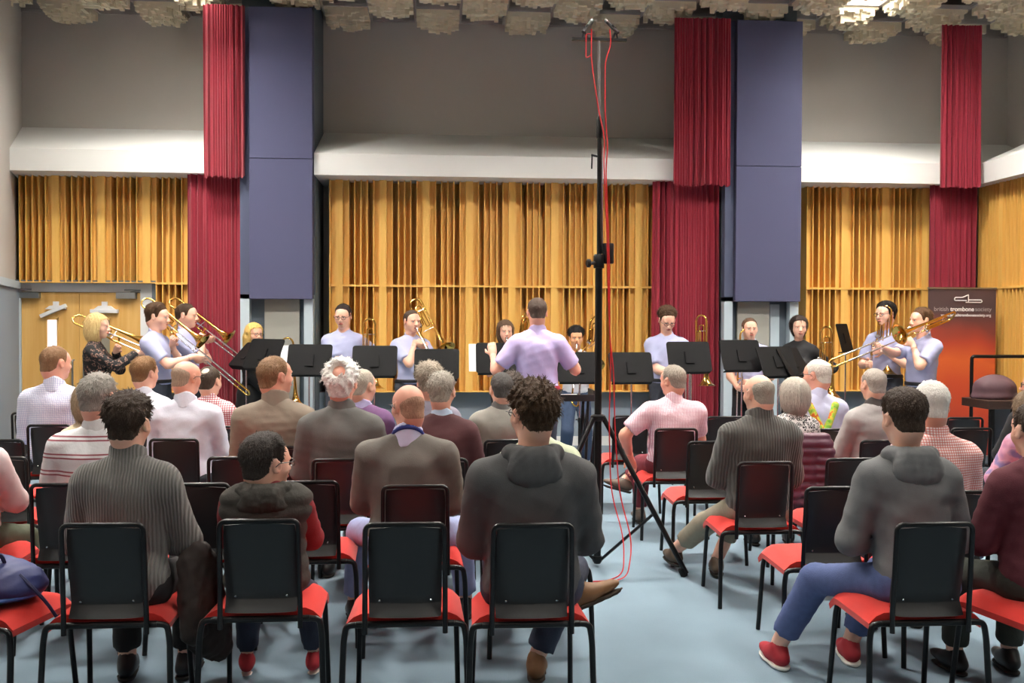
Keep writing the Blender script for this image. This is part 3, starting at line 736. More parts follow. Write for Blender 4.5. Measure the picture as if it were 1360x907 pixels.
# ------------------------------------------------------------------ double door in the left bay
DY = 11.56
d1 = MB().box(-4.90,-4.78,DY,DY+.08,0,1.93).box(-3.40,-3.27,DY,DY+.08,0,1.93).box(-4.90,-3.27,DY,DY+.08,1.93,2.03).obj('door_1', M_WHITE)
tag(d1, 'oak double door in a white frame', kind='structure')
MB().box(-4.92,-3.2,DY+.06,DY+.3,0,2.03).obj('backing', M_DARKREC, d1)
MB().box(-3.27,-3.21,DY,DY+.02,0,2.03).obj('side_panel', M_WALLG, d1)
MB().box(-4.92,-3.2,WY+.02,DY+.08,2.03,2.06).obj('head_lining', M_DARKREC, d1)
for (x0,x1,px0,px1,cl,sg) in ((-4.78,-4.09,-4.45,-4.33,-4.62,1),(-4.085,-3.40,-3.86,-3.74,-3.55,-1)):
    lf = MB().box(x0,px0,DY+.02,DY+.065,.01,1.925).box(px1,x1,DY+.02,DY+.065,.01,1.925).box(px0,px1,DY+.02,DY+.065,.01,.82).box(px0,px1,DY+.02,DY+.065,1.63,1.925).obj('leaf', M_DOOR, d1)
    MB().box(px0,px1,DY+.04,DY+.05,.82,1.63).obj('vision_pane', mat('lit_glass','eef2ff',.2,emit=.9) if sg == 1 else mat('dim_glass','9a9484',.2), lf)
    m = MB()
    for zz in (.82,1.62): m.box(px0-.012,px1+.012,DY+.01,DY+.02,zz-.01,zz+.02)
    m.box(px0-.012,px0+.006,DY+.01,DY+.02,.82,1.63); m.box(px1-.006,px1+.012,DY+.01,DY+.02,.82,1.63); m.obj('bead', M_DOOR, lf)
    MB().box(cl-.11,cl+.11,DY-.05,DY+.02,1.855,1.925).obj('door_closer', M_STEEL, lf, bevel=.006)
    MB().tube([(cl-.05*sg,DY-.02,1.93),(cl-.18*sg,DY-.10,1.95),(cl+.02*sg,DY-.02,1.955)],.008,6).obj('closer_arm', M_STEEL, lf)
    MB().tube(rounded([(x1-.06 if sg==1 else x0+.06,DY+.02,.85),(x1-.06 if sg==1 else x0+.06,DY-.03,.85),(x1-.06 if sg==1 else x0+.06,DY-.03,1.15),(x1-.06 if sg==1 else x0+.06,DY+.02,1.15)],.03),.011,8).obj('handle', M_STEEL, lf, smooth=True)
# white roller blinds hung above the vision panes, one hanging askew
for nm,(cx,tilt,lab) in {'l':(-4.34,.42,'white blind bracket hanging askew on left door leaf'),'r':(-3.80,0,'white blind bracket hanging level on right door leaf')}.items():
    t = empty('blind_bracket', (cx,DY+.02,1.72)); tag(t, lab, 'bracket', 'door blind brackets')
    bar = MB().box(-.155,.155,-.05,-.0,-.03,.012).obj('bar', M_WHITE, t, bevel=.004); bar.rotation_euler = (0,-tilt,0)
    if tilt: bar.location = (-.03,0,.0)
    MB().prism([(-.12,.012),(.12,.012),(.07,.05),(.03,.055),(.03,.10),(-.03,.10),(-.03,.055),(-.07,.05)],1,-.03,-.001).obj('bracket_plate', M_WHITE, t)

# ------------------------------------------------------------------ navy fabric panels on the piers
for x0,x1,lab in ((-2.18,-1.38,'tall navy fabric acoustic panel on left pier'),(3.31,4.19,'tall navy fabric acoustic panel on right pier')):
    t = empty('acoustic_panel', ((x0+x1)/2,FY-.02,1.85)); tag(t, lab, 'acoustic panel', 'navy acoustic panels'); w_ = (x1-x0)/2
    MB().box(-w_,-w_+.105,.01,.13,0,3.22).obj('edge_strip', M_NAVY2, t)
    MB().box(-w_+.112,w_,-.05,.13,0,1.55).obj('fabric_board', M_NAVY, t, bevel=.006)
    MB().box(-w_+.112,w_,-.05,.13,1.556,3.22).obj('fabric_board', M_NAVY, t, bevel=.006)

# ------------------------------------------------------------------ curtains
def curtain(label, x0, x1, y, z0, z1, n, seed, group, amp=.035, gather=0.0):
    rng = random.Random(seed); ph = [rng.uniform(0,6.28) for _ in range(6)]
    def off(u, v):
        uu = u+.012*math.sin(5*u*6.28/1.0+ph[0])*1.0+ .01*math.sin(3*v+ph[1])*math.sin(9*u+ph[2])
        return amp*(.55+.45*math.sin(u*7+ph[3]))*math.sin(uu*n*2*PI)+.012*math.sin(u*n*4.7*PI+ph[4]+2*v)+.015*math.sin(u*5+ph[5])
    nu, nv = n*8, 14
    def hemz(u): return z0+.012*math.sin(u*n*2*PI+1)+.01*math.sin(u*9+ph[2])
    def P(u,v,d):
        zz = hemz(u)+(z1-hemz(u))*v; xx = x0+(x1-x0)*u
        xx += gather*(1-v)*0
        return (xx, y+off(u,v)*(0.75+.25*(1-v))+d, zz)
    m = MB(); m.grid(lambda u,v: P(u,v,0), nu, nv); m.grid(lambda u,v: P(u,v,.012), nu, nv, flip=True)
    m.grid(lambda u,v: P(u,0,.012*v), nu, 1, flip=True)
    for uu,fl in ((0,False),(1,True)): m.grid(lambda u,v: P(uu,v,.012*(1-u)), 1, nv, flip=fl)
    o = m.obj('curtain', M_RED, None, smooth=True); tag(o, label, 'curtain', group); return o
curtain('upper dark red curtain hanging left of the left navy panel', -2.55,-2.11,FY-.12,3.18,5.06,7,1,'upper red curtains')
curtain('long dark red curtain beside the double door', -2.78,-2.19,FY+.12,.05,3.27,8,2,'long red curtains')
curtain('upper dark red curtain left of the right navy panel', 2.68,3.33,FY-.12,3.17,5.06,9,3,'upper red curtains')
curtain('long dark red curtain behind the looking-down player with glasses', 2.50,3.29,FY+.12,.05,3.27,11,4,'long red curtains',amp=.045)
curtain('upper dark red curtain in the right corner', 5.82,6.30,FY-.12,3.19,5.06,7,5,'upper red curtains')
curtain('long dark red curtain behind the roll-up banner', 5.82,6.40,FY+.12,.05,3.27,9,6,'long red curtains',amp=.04)

# ------------------------------------------------------------------ ceiling: grid, hanging skyline diffusers, luminaires
tee = MB()
for j in range(NJ+1): tee.box(CX0,CX0+NI*CELL,CY1-j*CELL-.014,CY1-j*CELL+.014,ZG-.02,ZG+.02)
for i in range(NI+1): tee.box(CX0+i*CELL-.014,CX0+i*CELL+.014,CY1-NJ*CELL,CY1,ZG-.02,ZG+.02)
tag(tee.obj('ceiling_grid', M_GRID), 'pale metal grid hung below the ceiling void', kind='structure')
def tile_mesh(seed):
    rng = random.Random(seed); n = 11; c = (CELL-.03)/n; m = MB()
    hgt = [[rng.choice((.05,.08,.10,.13,.15,.17)) for _ in range(n)] for _ in range(n)]
    for i in range(n):
        for j in range(n):
            e = min(i,j,n-1-i,n-1-j); hh = hgt[i][j]*(.62 if e == 0 else .85 if e == 1 else 1)
            hgt[i][j] = hh
    o = -(CELL-.03)/2
    def H(i,j): return hgt[i][j] if 0 <= i < n and 0 <= j < n else 0.0
    for i in range(n):
        for j in range(n):
            x0,y0 = o+i*c, o+j*c; h = H(i,j)
            m.add([(x0,y0,-h),(x0,y0+c,-h),(x0+c,y0+c,-h),(x0+c,y0,-h)],[(0,1,2,3)])
            for di,dj in ((1,0),(-1,0),(0,1),(0,-1)):
                g = H(i+di,j+dj)
                if h > g:
                    if di: xx = x0+(c if di>0 else 0); q = [(xx,y0,-h),(xx,y0+c,-h),(xx,y0+c,-g),(xx,y0,-g)]
                    else: yy = y0+(c if dj>0 else 0); q = [(x0+c,yy,-h),(x0,yy,-h),(x0,yy,-g),(x0+c,yy,-g)]
                    if di < 0 or dj < 0: q = q[::-1]
                    m.add(q,[(0,1,2,3)])
    m.add([(o,o,0),(-o,o,0),(-o,-o,0),(o,-o,0)],[(0,1,2,3)])
    me = m.mesh('diffuser'); me.materials.append(M_TILE); return me
tiles = [tile_mesh(s) for s in range(5)]; rt_ = random.Random(7)
COLN = ['first','second','third','fourth','fifth','sixth','seventh','eighth','ninth','tenth','eleventh','twelfth','thirteenth','fourteenth','fifteenth','sixteenth','seventeenth','eighteenth','nineteenth','twentieth','twenty-first','twenty-second','twenty-third','twenty-fourth','twenty-fifth']
def cell_c(i,j): return (CX0+(i+.5)*CELL, CY1-(j+.5)*CELL)
lum_ij = set(LUMS)
for j in range(NJ):
    cnt = 0
    for i in range(NI):
        if (i+j)%2 == 0 or (i,j) in lum_ij: 
            continue
        x,y = cell_c(i,j)
        o = link('ceiling_diffuser', tiles[rt_.randrange(5)], None); o.location = (x,y,ZG-.02); o.rotation_euler = (0,0,rt_.randrange(4)*PI/2)
        tag(o, 'cream block diffuser tile, %s from the left in the %s row from the rear wall'%(COLN[min(cnt,11)], COLN[j]), 'ceiling tile', 'hanging block diffusers'); cnt += 1
lnames = ['over the left bay beside the rear wall','over the right bay beside the rear wall','in front of the left navy panel','in front of the right navy panel','above the left players','above the conductor','above the right players',
          'above the left far rows','above the tall microphone stand','above the right far rows','above the left near rows','above the middle near rows','above the right near rows','behind the camera left','behind the camera middle','behind the camera right']
for k,(i,j) in enumerate(LUMS):
    x,y = cell_c(i,j)
    t = empty('ceiling_luminaire', (x,y,ZG+.01)); tag(t, 'square lit ceiling luminaire '+lnames[k], 'ceiling light', 'ceiling luminaires')
    w_ = CELL/2-.016
    hb = MB()
    for (a,b,c,d) in ((-w_,w_,-w_,-w_+.02),(-w_,w_,w_-.02,w_),(-w_,-w_+.02,-w_,w_),(w_-.02,w_,-w_,w_)): hb.box(a,b,c,d,-.03 if j == 2 else -.17,.10)  # unseen luminaires get deep skirts, added to cut light off the upper wall
    hb.box(-w_,w_,-w_,w_,.10,.12); hb.obj('housing', M_WHITE, t)
    MB().box(-w_+.02,w_-.02,-w_+.02,w_-.02,.02,.03).obj('diffuser', mat('lamp_diffuser_%d'%j,'fff9f0',.4,emit=LAMP_STRENGTH[j]), t)

# ------------------------------------------------------------------ stacking chair
def make_chair():
    t = empty('stacking_chair')
    def seat_pt(u,v,top):
        x = (u-.5)*2; y = (v-.5)*2
        hw = .228-.012*(y+1)/2*1.2+.004; X = hw*math.copysign(abs(x)**.9,x); Y = .005+.215*y
        e = max(abs(x),abs(y)); dro = .042*max(0,(abs(x)-.66)/.34)**2+.045*max(0,(y-.6)/.4)**2
        if top: return (X,Y,.462+.010*(1-x*x)*(1-y*y)-dro)
        return (X*.98,Y*.985,.430-dro*.9)
    m = MB(); N = 14
    m.grid(lambda u,v: seat_pt(u,v,True),N,N); m.grid(lambda u,v: seat_pt(u,v,False),N,N,flip=True)
    for fn,fl in ((lambda u,v: seat_pt(u,0,v>.5),False),(lambda u,v: seat_pt(u,1,v>.5),True),(lambda u,v: seat_pt(0,u,v>.5),True),(lambda u,v: seat_pt(1,u,v>.5),False)): m.grid(fn,N,1,flip=fl)
    m.obj('seat', M_SEAT, t, smooth=True)
    def yb(z): return -.195-.075*(z-.44)/.39                    # reclined back line
    W = .142
    # back shell: slightly bowed panel with a lip at the foot
    zs = [.455,.468,.50,.505]+[.505+.29*i/8 for i in range(1,9)]+[.803]
    def shell(u,v,d):
        i = v*(len(zs)-1); z = zs[int(round(i))]; x = (u-.5)*2
        kick = -.046*max(0,(.503-z)/.048)
        wv_ = W*(1-.05*max(0,(z-.74)/.063)**2)*(1-.02*max(0,(.503-z)/.05))
        arch = .012*(1-x*x) if z > .79 else 0
        bow = .016*(1-x*x)
        return (wv_*x, yb(z)-.004-bow*0.5+kick+d-.010*abs(x)**6*-1, z+arch*.8)
    m = MB(); nv = len(zs)-1
    m.grid(lambda u,v: shell(u,v,0),10,nv); m.grid(lambda u,v: shell(u,v,.010),10,nv,flip=True)
    for fn,fl in ((lambda u,v: shell(u,0,.010*v),True),(lambda u,v: shell(u,1,.010*v),False),(lambda u,v: shell(0,u,.010*v),False),(lambda u,v: shell(1,u,.010*v),True)):
        m.grid(fn,10 if True else nv,1,flip=fl) if False else None
    nn = 10
    m.grid(lambda u,v: shell(u,0,.010*(1-v)),nn,1); m.grid(lambda u,v: shell(u,1,.010*v),nn,1)
    m.grid(lambda u,v: shell(0,u,.010*v),nv,1); m.grid(lambda u,v: shell(1,u,.010*(1-v)),nv,1)
    sh_ = m.obj('back_shell', M_BLACKP, t, smooth=True)
    for sx in (-1,1): MB().lathe([(.005,0),(.005,.004),(.002,.006)],(sx*.10,yb(.515)-.012,.515),(0,-1,0),8).obj('screw', M_CHROME, sh_)
    m = MB(); m.grid(lambda u,v: (W*.97*(u-.5)*2, yb(.475+.315*v)+.030-.012*(((u-.5)*2)**4+((v-.5)*2)**6)*.5, .475+.315*v),8,8,flip=True)
    m.grid(lambda u,v: (W*.97*(u-.5)*2, yb(.475+.315*v)+.010, .475+.315*v),8,8)
    m.obj('back_pad', M_SEAT, t, smooth=True)
    # back frame: one bent tube
    P = rounded([(-.155,-.248,.392),(-.155,yb(.47)-.046,.47),(-.152,yb(.80)-.010,.818),(.152,yb(.80)-.010,.818),(.155,yb(.47)-.046,.47),(.155,-.248,.392)],.024,5)
    m = MB().tube(P,.0105,8)
    m.v = [(x,y,z+(.012*(1-(x/.155)**2) if z > .79 else 0)) for x,y,z in m.v]
    m.obj('back_frame', M_BLACK, t, smooth=True)
    MB().tube([(-.19,-.228,.424),(.19,-.228,.424)],.0135,8).obj('rear_crossbar', M_BLACK, t, smooth=True)
    for sx in (-1,1):
        MB().tube(rounded([(sx*.19,-.228,.424),(sx*.228,-.228,.420),(sx*.238,-.23,.36),(sx*.248,-.255,.004)],.04,5),.0125,8).obj('leg', M_BLACK, t, smooth=True)
        MB().tube(rounded([(sx*.12,.16,.405),(sx*.195,.165,.404),(sx*.205,.172,.36),(sx*.215,.215,.004)],.04,5),.012,8).obj('leg', M_BLACK, t, smooth=True)
        MB().tube([(sx*.15,-.22,.415),(sx*.15,.16,.402)],.010,8).obj('side_rail', M_BLACK, t, smooth=True)
    MB().tube([(-.12,.16,.405),(.12,.16,.405)],.010,8).obj('front_crossbar', M_BLACK, t, smooth=True)
    return t
chair0 = make_chair(); chair_used = [False]
def chair(label, x, y, rz=0.0):
    if chair_used[0]: o = copy_tree(chair0)
    else: o = chair0; chair_used[0] = True
    o.location = (x,y,0); o.rotation_euler = (0,0,rz); tag(o, label, 'chair', 'black stacking chairs with red seats'); return o
CH = [('black chair with red seat under the young man in ribbed grey sweater',-1.27,4.10,0),
 ('black chair with red seat under the boy in puffer vest',-.69,4.14,0),
 ('empty black chair directly behind the bald man with lanyard',-.12,4.04,0),
 ('black chair with red seat under the dark grey hoodie man',.37,4.00,0),
 ('black chair with red seat under the young man in jeans and red trainers',1.93,3.92,0),
 ('chair at left edge with red seat carrying the blue backpack',-1.78,4.10,-.25),
 ('chair at right edge under the person in maroon sweater',2.48,3.89,.25),
 ('black chair under the man in striped polo shirt',-1.76,5.05,0),
 ('empty black chair in front of the boy in puffer vest',-1.14,5.02,0),
 ('empty black chair behind the fluffy white haired man',-.63,5.06,0),
 ('black chair under the bald man with blue lanyard',-.10,4.91,0),
 ('black chair hidden under the pale green shirted person',.50,4.86,0),
 ('empty black chair with red seat left of the young man in jeans',1.89,4.75,0),
 ('black chair under the white haired man in red check shirt',2.41,4.61,0),
 ('chair at left edge under the person in pale pink',-2.28,5.07,0),
 ('empty black chair at the left edge behind the check shirted man',-2.47,6.00,0),
 ('black chair under the person in cream top',-1.95,5.97,0),
 ('empty black chair behind the bald man in white shirt',-1.14,5.94,0),
 ('black chair under the man in beige brown sweater',-.97,6.40,0),
 ('black chair under the fluffy white haired man in grey jacket',-.54,5.83,0) ,
 ('black chair under the grey haired man in maroon sweater',.02,5.82,0),
 ('black chair under the man in charcoal ribbed cardigan',1.83,5.59,0),
 ('empty black chair behind the man in light grey and charcoal sweater',2.38,5.70,0),
 ('chair at right edge under the person in pink floral blouse',3.42,5.52,0),
 ('empty black chair furthest left beside the check shirted man',-2.83,6.84,0),
 ('black chair under the bald man in white shirt',-1.72,6.84,0),
 ('black chair under the person in purple sweater',-.56,6.74,0),
 ('black chair under the person in lilac grey shirt',-.05,6.70,0),
 ('black chair under the man in light grey blazer',.47,6.68,0),
 ('empty black chair between the pink striped man and charcoal cardigan man',1.79,6.53,0),
 ('black chair under the man in light grey and charcoal sweater',2.95,6.53,0),
 ('black chair carrying the plum puffer jacket under the grey bobbed woman',2.41,6.48,0),
 ('chair at right edge under the man in dark suit',4.06,6.44,0),
 ('black chair under the man in blue check shirt',-2.87,7.77,0),
 ('black chair under the brown haired youth in white shirt',-2.20,7.66,0),
 ('black chair under the dark haired man in red and white check',-1.64,7.62,0),
 ('black chair under the dark curly head beside grey blazer man',.61,7.45,0),
 ('black chair under the man in pink striped shirt',1.75,7.31,0),
 ('black chair under the man with colourful braces',2.84,7.23,0),
 ('nearer of two empty black chairs in front of the banner',3.96,7.24,0),
 ('empty black chair by the left wall in front of the check shirted man',-3.40,8.77,0),
 ('empty chair with red seat showing left of the pink striped man',1.62,8.30,0),
 ('empty black chair right of the pink striped man',2.38,8.19,0),
 ('farther of two empty black chairs in front of the banner',4.35,8.03,0)]
for lab,x,y,rz in CH: chair(lab,x,y,rz)

# ------------------------------------------------------------------ music stands
def stand(label, x, y, z, rz, tilt, sheets=0, low=.62):
    t = empty('music_stand', (x,y,0), rz); tag(t, label, 'music stand', 'black music stands')
    W,Hh,r = .225,.160,.028
    pts = []
    for cx,cz,a0 in ((W-r,Hh-r,0),(-W+r,Hh-r,PI/2),(-W+r,-Hh+r,PI),(W-r,-Hh+r,PI*1.5)):
        for k in range(5): a = a0+k/4*PI/2; pts.append((cx+r*math.cos(a), cz+r*math.sin(a)))
    # local -Y side of the desk looks to the audience; the player stands on +Y
    d = MB().prism(pts[::-1],1,-.004,.004).obj('desk', M_MATTE, t); d.location = (0,0,z); d.rotation_euler = (-tilt,0,0)
    MB().box(-W+.02,W-.02,.004,.055,-Hh-.004,-Hh+.004).obj('lip', M_MATTE, d)
    MB().box(-.045,.045,-.016,-.003,-.07,.05).obj('bracket', M_MATTE, d)
    if sheets:
        sp = MB().box(-W-.07,-.02,.008,.011,-.14,.15).obj('sheet_music', M_PAPER, d)
    MB().tube([(0,-.012,low-.05),(0,-.012,z-.02)],.0085,8).obj('upper_tube', M_CHROME, t, smooth=True)
    MB().tube([(0,-.012,.06),(0,-.012,low)],.0125,8).obj('lower_tube', M_BLACK, t, smooth=True)
    MB().lathe([(.016,0),(.018,.01),(.018,.04),(.013,.05)],(0,-.012,low-.03),(0,0,1),10).obj('clutch', M_BLACK, t, smooth=True)
    MB().tube([(0,-.012,low),(-.04,-.02,low)],.008,6).obj('knob', M_BLACK, t)
    for a in (PI/2,PI/2+2.094,PI/2-2.094):
        MB().tube(rounded([(0,-.012,.11),(.10*math.cos(a),.10*math.sin(a)-.012,.09),(.25*math.cos(a),.25*math.sin(a)-.012,.008)],.05),.009,6).obj('leg', M_BLACK, t, smooth=True)
    return t
ST = [('black music stand turned edge-on nearest the red curtain',-1.95,10.28,1.26,-.95,.75,0),
 ('black music stand angled before the blonde player in black dress',-1.71,9.86,1.28,-.62,.45,0),
 ('black music stand with a white sheet before the left pier',-1.27,9.92,1.22,-.12,.35,1),
 ('black music stand before the upright-standing player with glasses',-.62,9.87,1.21,-.06,.38,0),
 ('black music stand before the player blowing towards the right',.0,9.82,1.18,-.05,.38,0),
 ('black music stand with white sheet at the conductor\'s left elbow',.62,9.88,1.24,.0,.35,1),
 ('black music stand at the conductor\'s right elbow',1.44,9.81,1.15,.0,.35,0),
 ('black music stand just right of the tall tripod',1.96,9.77,1.15,.08,.38,0),
 ('black music stand before the looking-down player with glasses',2.52,9.63,1.26,.10,.35,0),
 ('black music stand before the short-haired player looking left',3.04,9.59,1.28,.24,.36,0),
 ('left of the two overlapping music stands before the dark-haired woman',3.40,9.56,1.22,.38,.45,0),
 ('right of the two overlapping music stands before the dark-haired woman',3.62,9.70,1.21,.75,.55,0),
 ('black music stand behind the rightmost players by the oak panel',4.60,10.75,1.44,.9,.25,0)]
for lab,x,y,z,rz,ti,sh in ST: stand(lab,x,y,z,rz,ti,sh)
# conductor's flat desk
t = empty('conductor_desk', (1.12,8.86,0)); tag(t,'flat black conductor desk holding a white score','desk')
MB().box(-.30,.30,-.17,.17,.905,.93).box(-.30,.30,-.185,-.17,.895,.955).obj('desk_top', M_BLACKP, t)
MB().box(.285,.305,-.17,.17,.90,.99).obj('side_rim', M_BLACKP, t)
for a,b in (((.24,-.14,.90),(.20,-.20,.01)),((.24,.14,.90),(.20,.20,.01)),((-.24,-.14,.90),(-.20,-.20,.01)),((-.24,.14,.90),(-.20,.20,.01))): MB().tube([a,b],.014,8).obj('leg', M_BLACK, t, smooth=True)
MB().tube([(.235,-.15,.86),(.225,.15,.45)],.009,6).obj('brace', M_BLACK, t); MB().tube([(.235,.15,.86),(.225,-.15,.45)],.009,6).obj('brace', M_BLACK, t)
MB().tube(rounded([(.30,-.12,.95),(.34,-.14,.85),(.31,-.15,.70),(.35,-.16,.62)],.05),.008,6).obj('cable', M_BLACK, t)
sc = MB().box(-.16,.18,-.14,.14,.931,.936).obj('score', M_PAPER); sc.location = (1.12,8.86,0); sc.rotation_euler = (0,0,.05); tag(sc,'open white score lying on the conductor desk','sheet music')

# ------------------------------------------------------------------ tall microphone stand
t = empty('microphone_stand', (1.055,6.34,0)); tag(t,'very tall black wind-up microphone stand on a tripod base','microphone stand')
MB().tube([(0,0,.02),(0,0,2.02)],.024,12).obj('lower_tube', M_BLACK, t, smooth=True)
MB().tube([(0,0,1.95),(.0,0,2.90)],.015,10).obj('middle_tube', M_BLACK, t, smooth=True)
MB().tube([(.022,0.01,2.05),(.015,.01,2.76)],.008,8).obj('outer_rod', M_CHROME, t, smooth=True)
MB().tube([(0,0,2.85),(-.008,0,3.44)],.0095,10).obj('upper_tube', M_STEEL, t, smooth=True)
MB().lathe([(.02,0),(.022,.01),(.022,.12),(.016,.14)],(0,0,2.80),(0,0,1),12).obj('upper_clamp', M_BLACK, t, smooth=True)
MB().lathe([(.033,0),(.037,.008),(.037,.125),(.033,.132)],(.062,0,1.985),(0,0,1),16).obj('counterweight', M_BLACK, t, smooth=True)
cl = MB().lathe([(.034,0),(.036,.01),(.036,.08),(.03,.09)],(0,0,1.955),(0,0,1),12).obj('clamp', M_BLACK, t, smooth=True)
MB().tube([(0,0,1.99),(-.065,-.03,1.985)],.012,8).lathe([(.02,0),(.028,.006),(.028,.02),(.02,.026)],(-.06,-.03,1.985),(-1,-.3,0),10).obj('knob', M_BLACK, cl)
MB().tube([(0,0,2.68),(-.055,-.01,2.69)],.007,6).tube([(-.05,-.01,2.69),(-.052,-.01,2.60)],.005,6).obj('side_clamp', M_BLACK, t)
MB().lathe([(.03,0),(.05,.01),(.05,.035),(.03,.045)],(0,0,.955),(0,0,1),14).obj('tripod_collar', M_BLACK, t, smooth=True)
MB().lathe([(.03,0),(.034,.01),(.034,.03),(.03,.04)],(0,0,.03),(0,0,1),14).obj('lower_collar', M_BLACK, t, smooth=True)
for a,r_ in ((-.53,.60),(-.53+2.094,.60),(-.53-2.094,.60)):
    c_,s_ = math.cos(a),math.sin(a)
    lg = MB().tube([(.04*c_,.04*s_,.975),(r_*c_,r_*s_,.02)],.017,8).obj('leg', M_BLACK, t, smooth=True)
    MB().lathe([(.02,0),(.024,.01),(.024,.05),(.018,.06)],(r_*c_*.985,r_*s_*.985,.0),(-c_*.3,-s_*.3,.55),10).obj('rubber_foot', M_MATTE, lg)
    MB().tube([(.03*c_,.03*s_,.05),(.62*r_*c_,.62*r_*s_,.37)],.010,6).obj('brace', M_BLACK, lg)
MB().box(-.185,.175,-.012,.012,3.43,3.448).obj('stereo_bar', M_BLACK, t)
for sx,x in ((-1,-.085),(1,.085)):
    m = empty('microphone', (1.055+x,6.34,3.45)); tag(m, 'small black microphone on the %s of the stereo bar'%('left' if sx<0 else 'right'), 'microphone', 'stereo microphone pair')
    MB().tube([(sx*.0,0,0),(sx*.02,0,.05),(-sx*.005+sx*.0,.0,.085)],.007,6).tube([(sx*.03,0,0),(sx*.015,0,.07)],.006,6).obj('clip', M_BLACK, m)
    MB().tube([(sx*.03,-.02,.03),(-sx*.03,.04,.115)],.011,10).obj('capsule_body', M_BLACKP, m, smooth=True)
    MB().lathe([(.0115,0),(.0125,.004),(.0125,.02),(.008,.026)],(-sx*.03,.04,.115),(-sx*.06,.06,.085),10).obj('grille', M_STEEL, m, smooth=True)
M_CABLE = mat('red_cable','c41c22',.45)
def cable(label, pts):
    tag(MB().tube(rounded(pts,.12,6),.0042,6).obj('microphone_cable', M_CABLE, None, smooth=True), label, 'cable', 'red microphone cables')
bx,by = 1.055,6.34
cable('red microphone cable crossing from the left microphone down the stand',[(bx-.06,by-.02,3.50),(bx-.06,by-.02,3.33),(bx-.095,by-.02,3.31),(bx-.095,by-.02,3.47),(bx-.06,by-.02,3.47),(bx-.062,by-.03,3.30),(bx-.01,by-.04,2.95),(bx+.03,by-.03,2.80),(bx+.02,by-.045,2.66),(bx+.045,by-.04,2.2),(bx+.055,by-.045,1.8),(bx+.075,by-.05,1.35),(bx+.062,by-.06,.95),(bx+.07,by-.10,.5),(bx+.14,by-.2,.22),(bx+.11,by-.33,.03),(bx+.0,by-.39,.006),(bx-.1,by-.40,.006)])
cable('red microphone cable running straight from the right microphone',[(bx+.06,by-.02,3.50),(bx+.07,by-.02,3.40),(bx+.03,by-.03,3.30),(bx+.03,by-.03,2.95),(bx+.05,by-.03,2.74),(bx+.035,by-.045,2.6),(bx+.06,by-.05,2.0),(bx+.065,by-.05,1.5),(bx+.09,by-.06,1.3),(bx+.10,by-.07,.9),(bx+.12,by-.12,.5),(bx+.19,by-.22,.2),(bx+.13,by-.36,.02),(bx+.02,by-.41,.006),(bx-.08,by-.43,.006)])

# ------------------------------------------------------------------ roll-up banner
def banner_mat():
    m = bpy.data.materials.new('banner_print'); m.use_nodes = True; nt = m.node_tree; b = nt.nodes['Principled BSDF']; b.inputs['Roughness'].default_value = .5
    tc = nt.nodes.new('ShaderNodeTexCoord'); sx = nt.nodes.new('ShaderNodeSeparateXYZ'); nt.links.new(tc.outputs['Object'], sx.inputs[0])
    n = nt.nodes.new('ShaderNodeTexNoise'); n.inputs['Scale'].default_value = 1.6; n.inputs['Detail'].default_value = 1; nt.links.new(tc.outputs['Object'], n.inputs['Vector'])
    a = nt.nodes.new('ShaderNodeMath'); a.operation = 'MULTIPLY_ADD'; a.inputs[1].default_value = .38; nt.links.new(n.outputs['Fac'], a.inputs[0])
    a2 = nt.nodes.new('ShaderNodeMath'); a2.operation = 'MULTIPLY'; a2.inputs[1].default_value = .5; nt.links.new(sx.outputs[2], a2.inputs[0]); nt.links.new(a2.outputs[0], a.inputs[2])
    r = nt.nodes.new('ShaderNodeValToRGB'); e = r.color_ramp.elements
    for p,c in ((.0,'7c2a26'),(.35,'b2382a'),(.62,'c8502c'),(.78,'d0602e'),(.90,'b0432f'),(1.0,'7a3a34')):
        q = e.new(p) if p not in (0.0,1.0) else (e[0] if p == 0 else e[-1]); q.color = lin(c)
    nt.links.new(a.outputs[0], r.inputs['Fac'])
    mr = nt.nodes.new('ShaderNodeMapRange'); mr.inputs['From Min'].default_value = 1.52; mr.inputs['From Max'].default_value = 1.75; nt.links.new(sx.outputs[2], mr.inputs['Value'])
    mx = nt.nodes.new('ShaderNodeMix'); mx.data_type = 'RGBA'; mx.inputs['B'].default_value = lin('4b3a3c'); nt.links.new(r.outputs['Color'], mx.inputs['A']); nt.links.new(mr.outputs[0], mx.inputs['Factor'])
    nt.links.new(mx.outputs['Result'], b.inputs['Base Color']); return m
t = empty('rollup_banner', (5.96,10.72,0)); tag(t,'tall red and brown roll-up banner with white lettering','banner')
MB().box(-.40,.40,-.004,.004,.10,2.0).obj('printed_sheet', banner_mat(), t)
MB().box(-.43,.43,-.07,.07,.015,.10).obj('cassette', M_STEEL, t, bevel=.01)
MB().tube([(0,.03,.08),(0,.03,2.0)],.008,6).obj('pole', M_STEEL, t)
MB().box(-.405,.405,-.012,.012,1.995,2.015).obj('top_rail', M_STEEL, t)
def text(s_, size, x, z, parent, m, bold=0.0, name='lettering', align='LEFT'):
    cu = bpy.data.curves.new(name,'FONT'); cu.body = s_; cu.size = size; cu.offset = bold; cu.extrude = .0006; cu.align_x = align
    tmp = bpy.data.objects.new(name, cu); COL.objects.link(tmp)
    dg = bpy.context.evaluated_depsgraph_get(); me = bpy.data.meshes.new_from_object(tmp.evaluated_get(dg)); bpy.data.objects.remove(tmp)
    me.materials.clear(); me.materials.append(m)
    o = bpy.data.objects.new(name, me); COL.objects.link(o); o.parent = parent; o.rotation_euler = (PI/2,0,0); o.location = (x,-.006,z)
    return o, max((v.co.x for v in me.vertices), default=0)
MW = mat('banner_white','e8e4e2',.6); MG = mat('banner_grey','a9a0a0',.6)
xx = -.335
o,wx = text('british',.069,xx,1.745,t,MG); xx += wx+.022
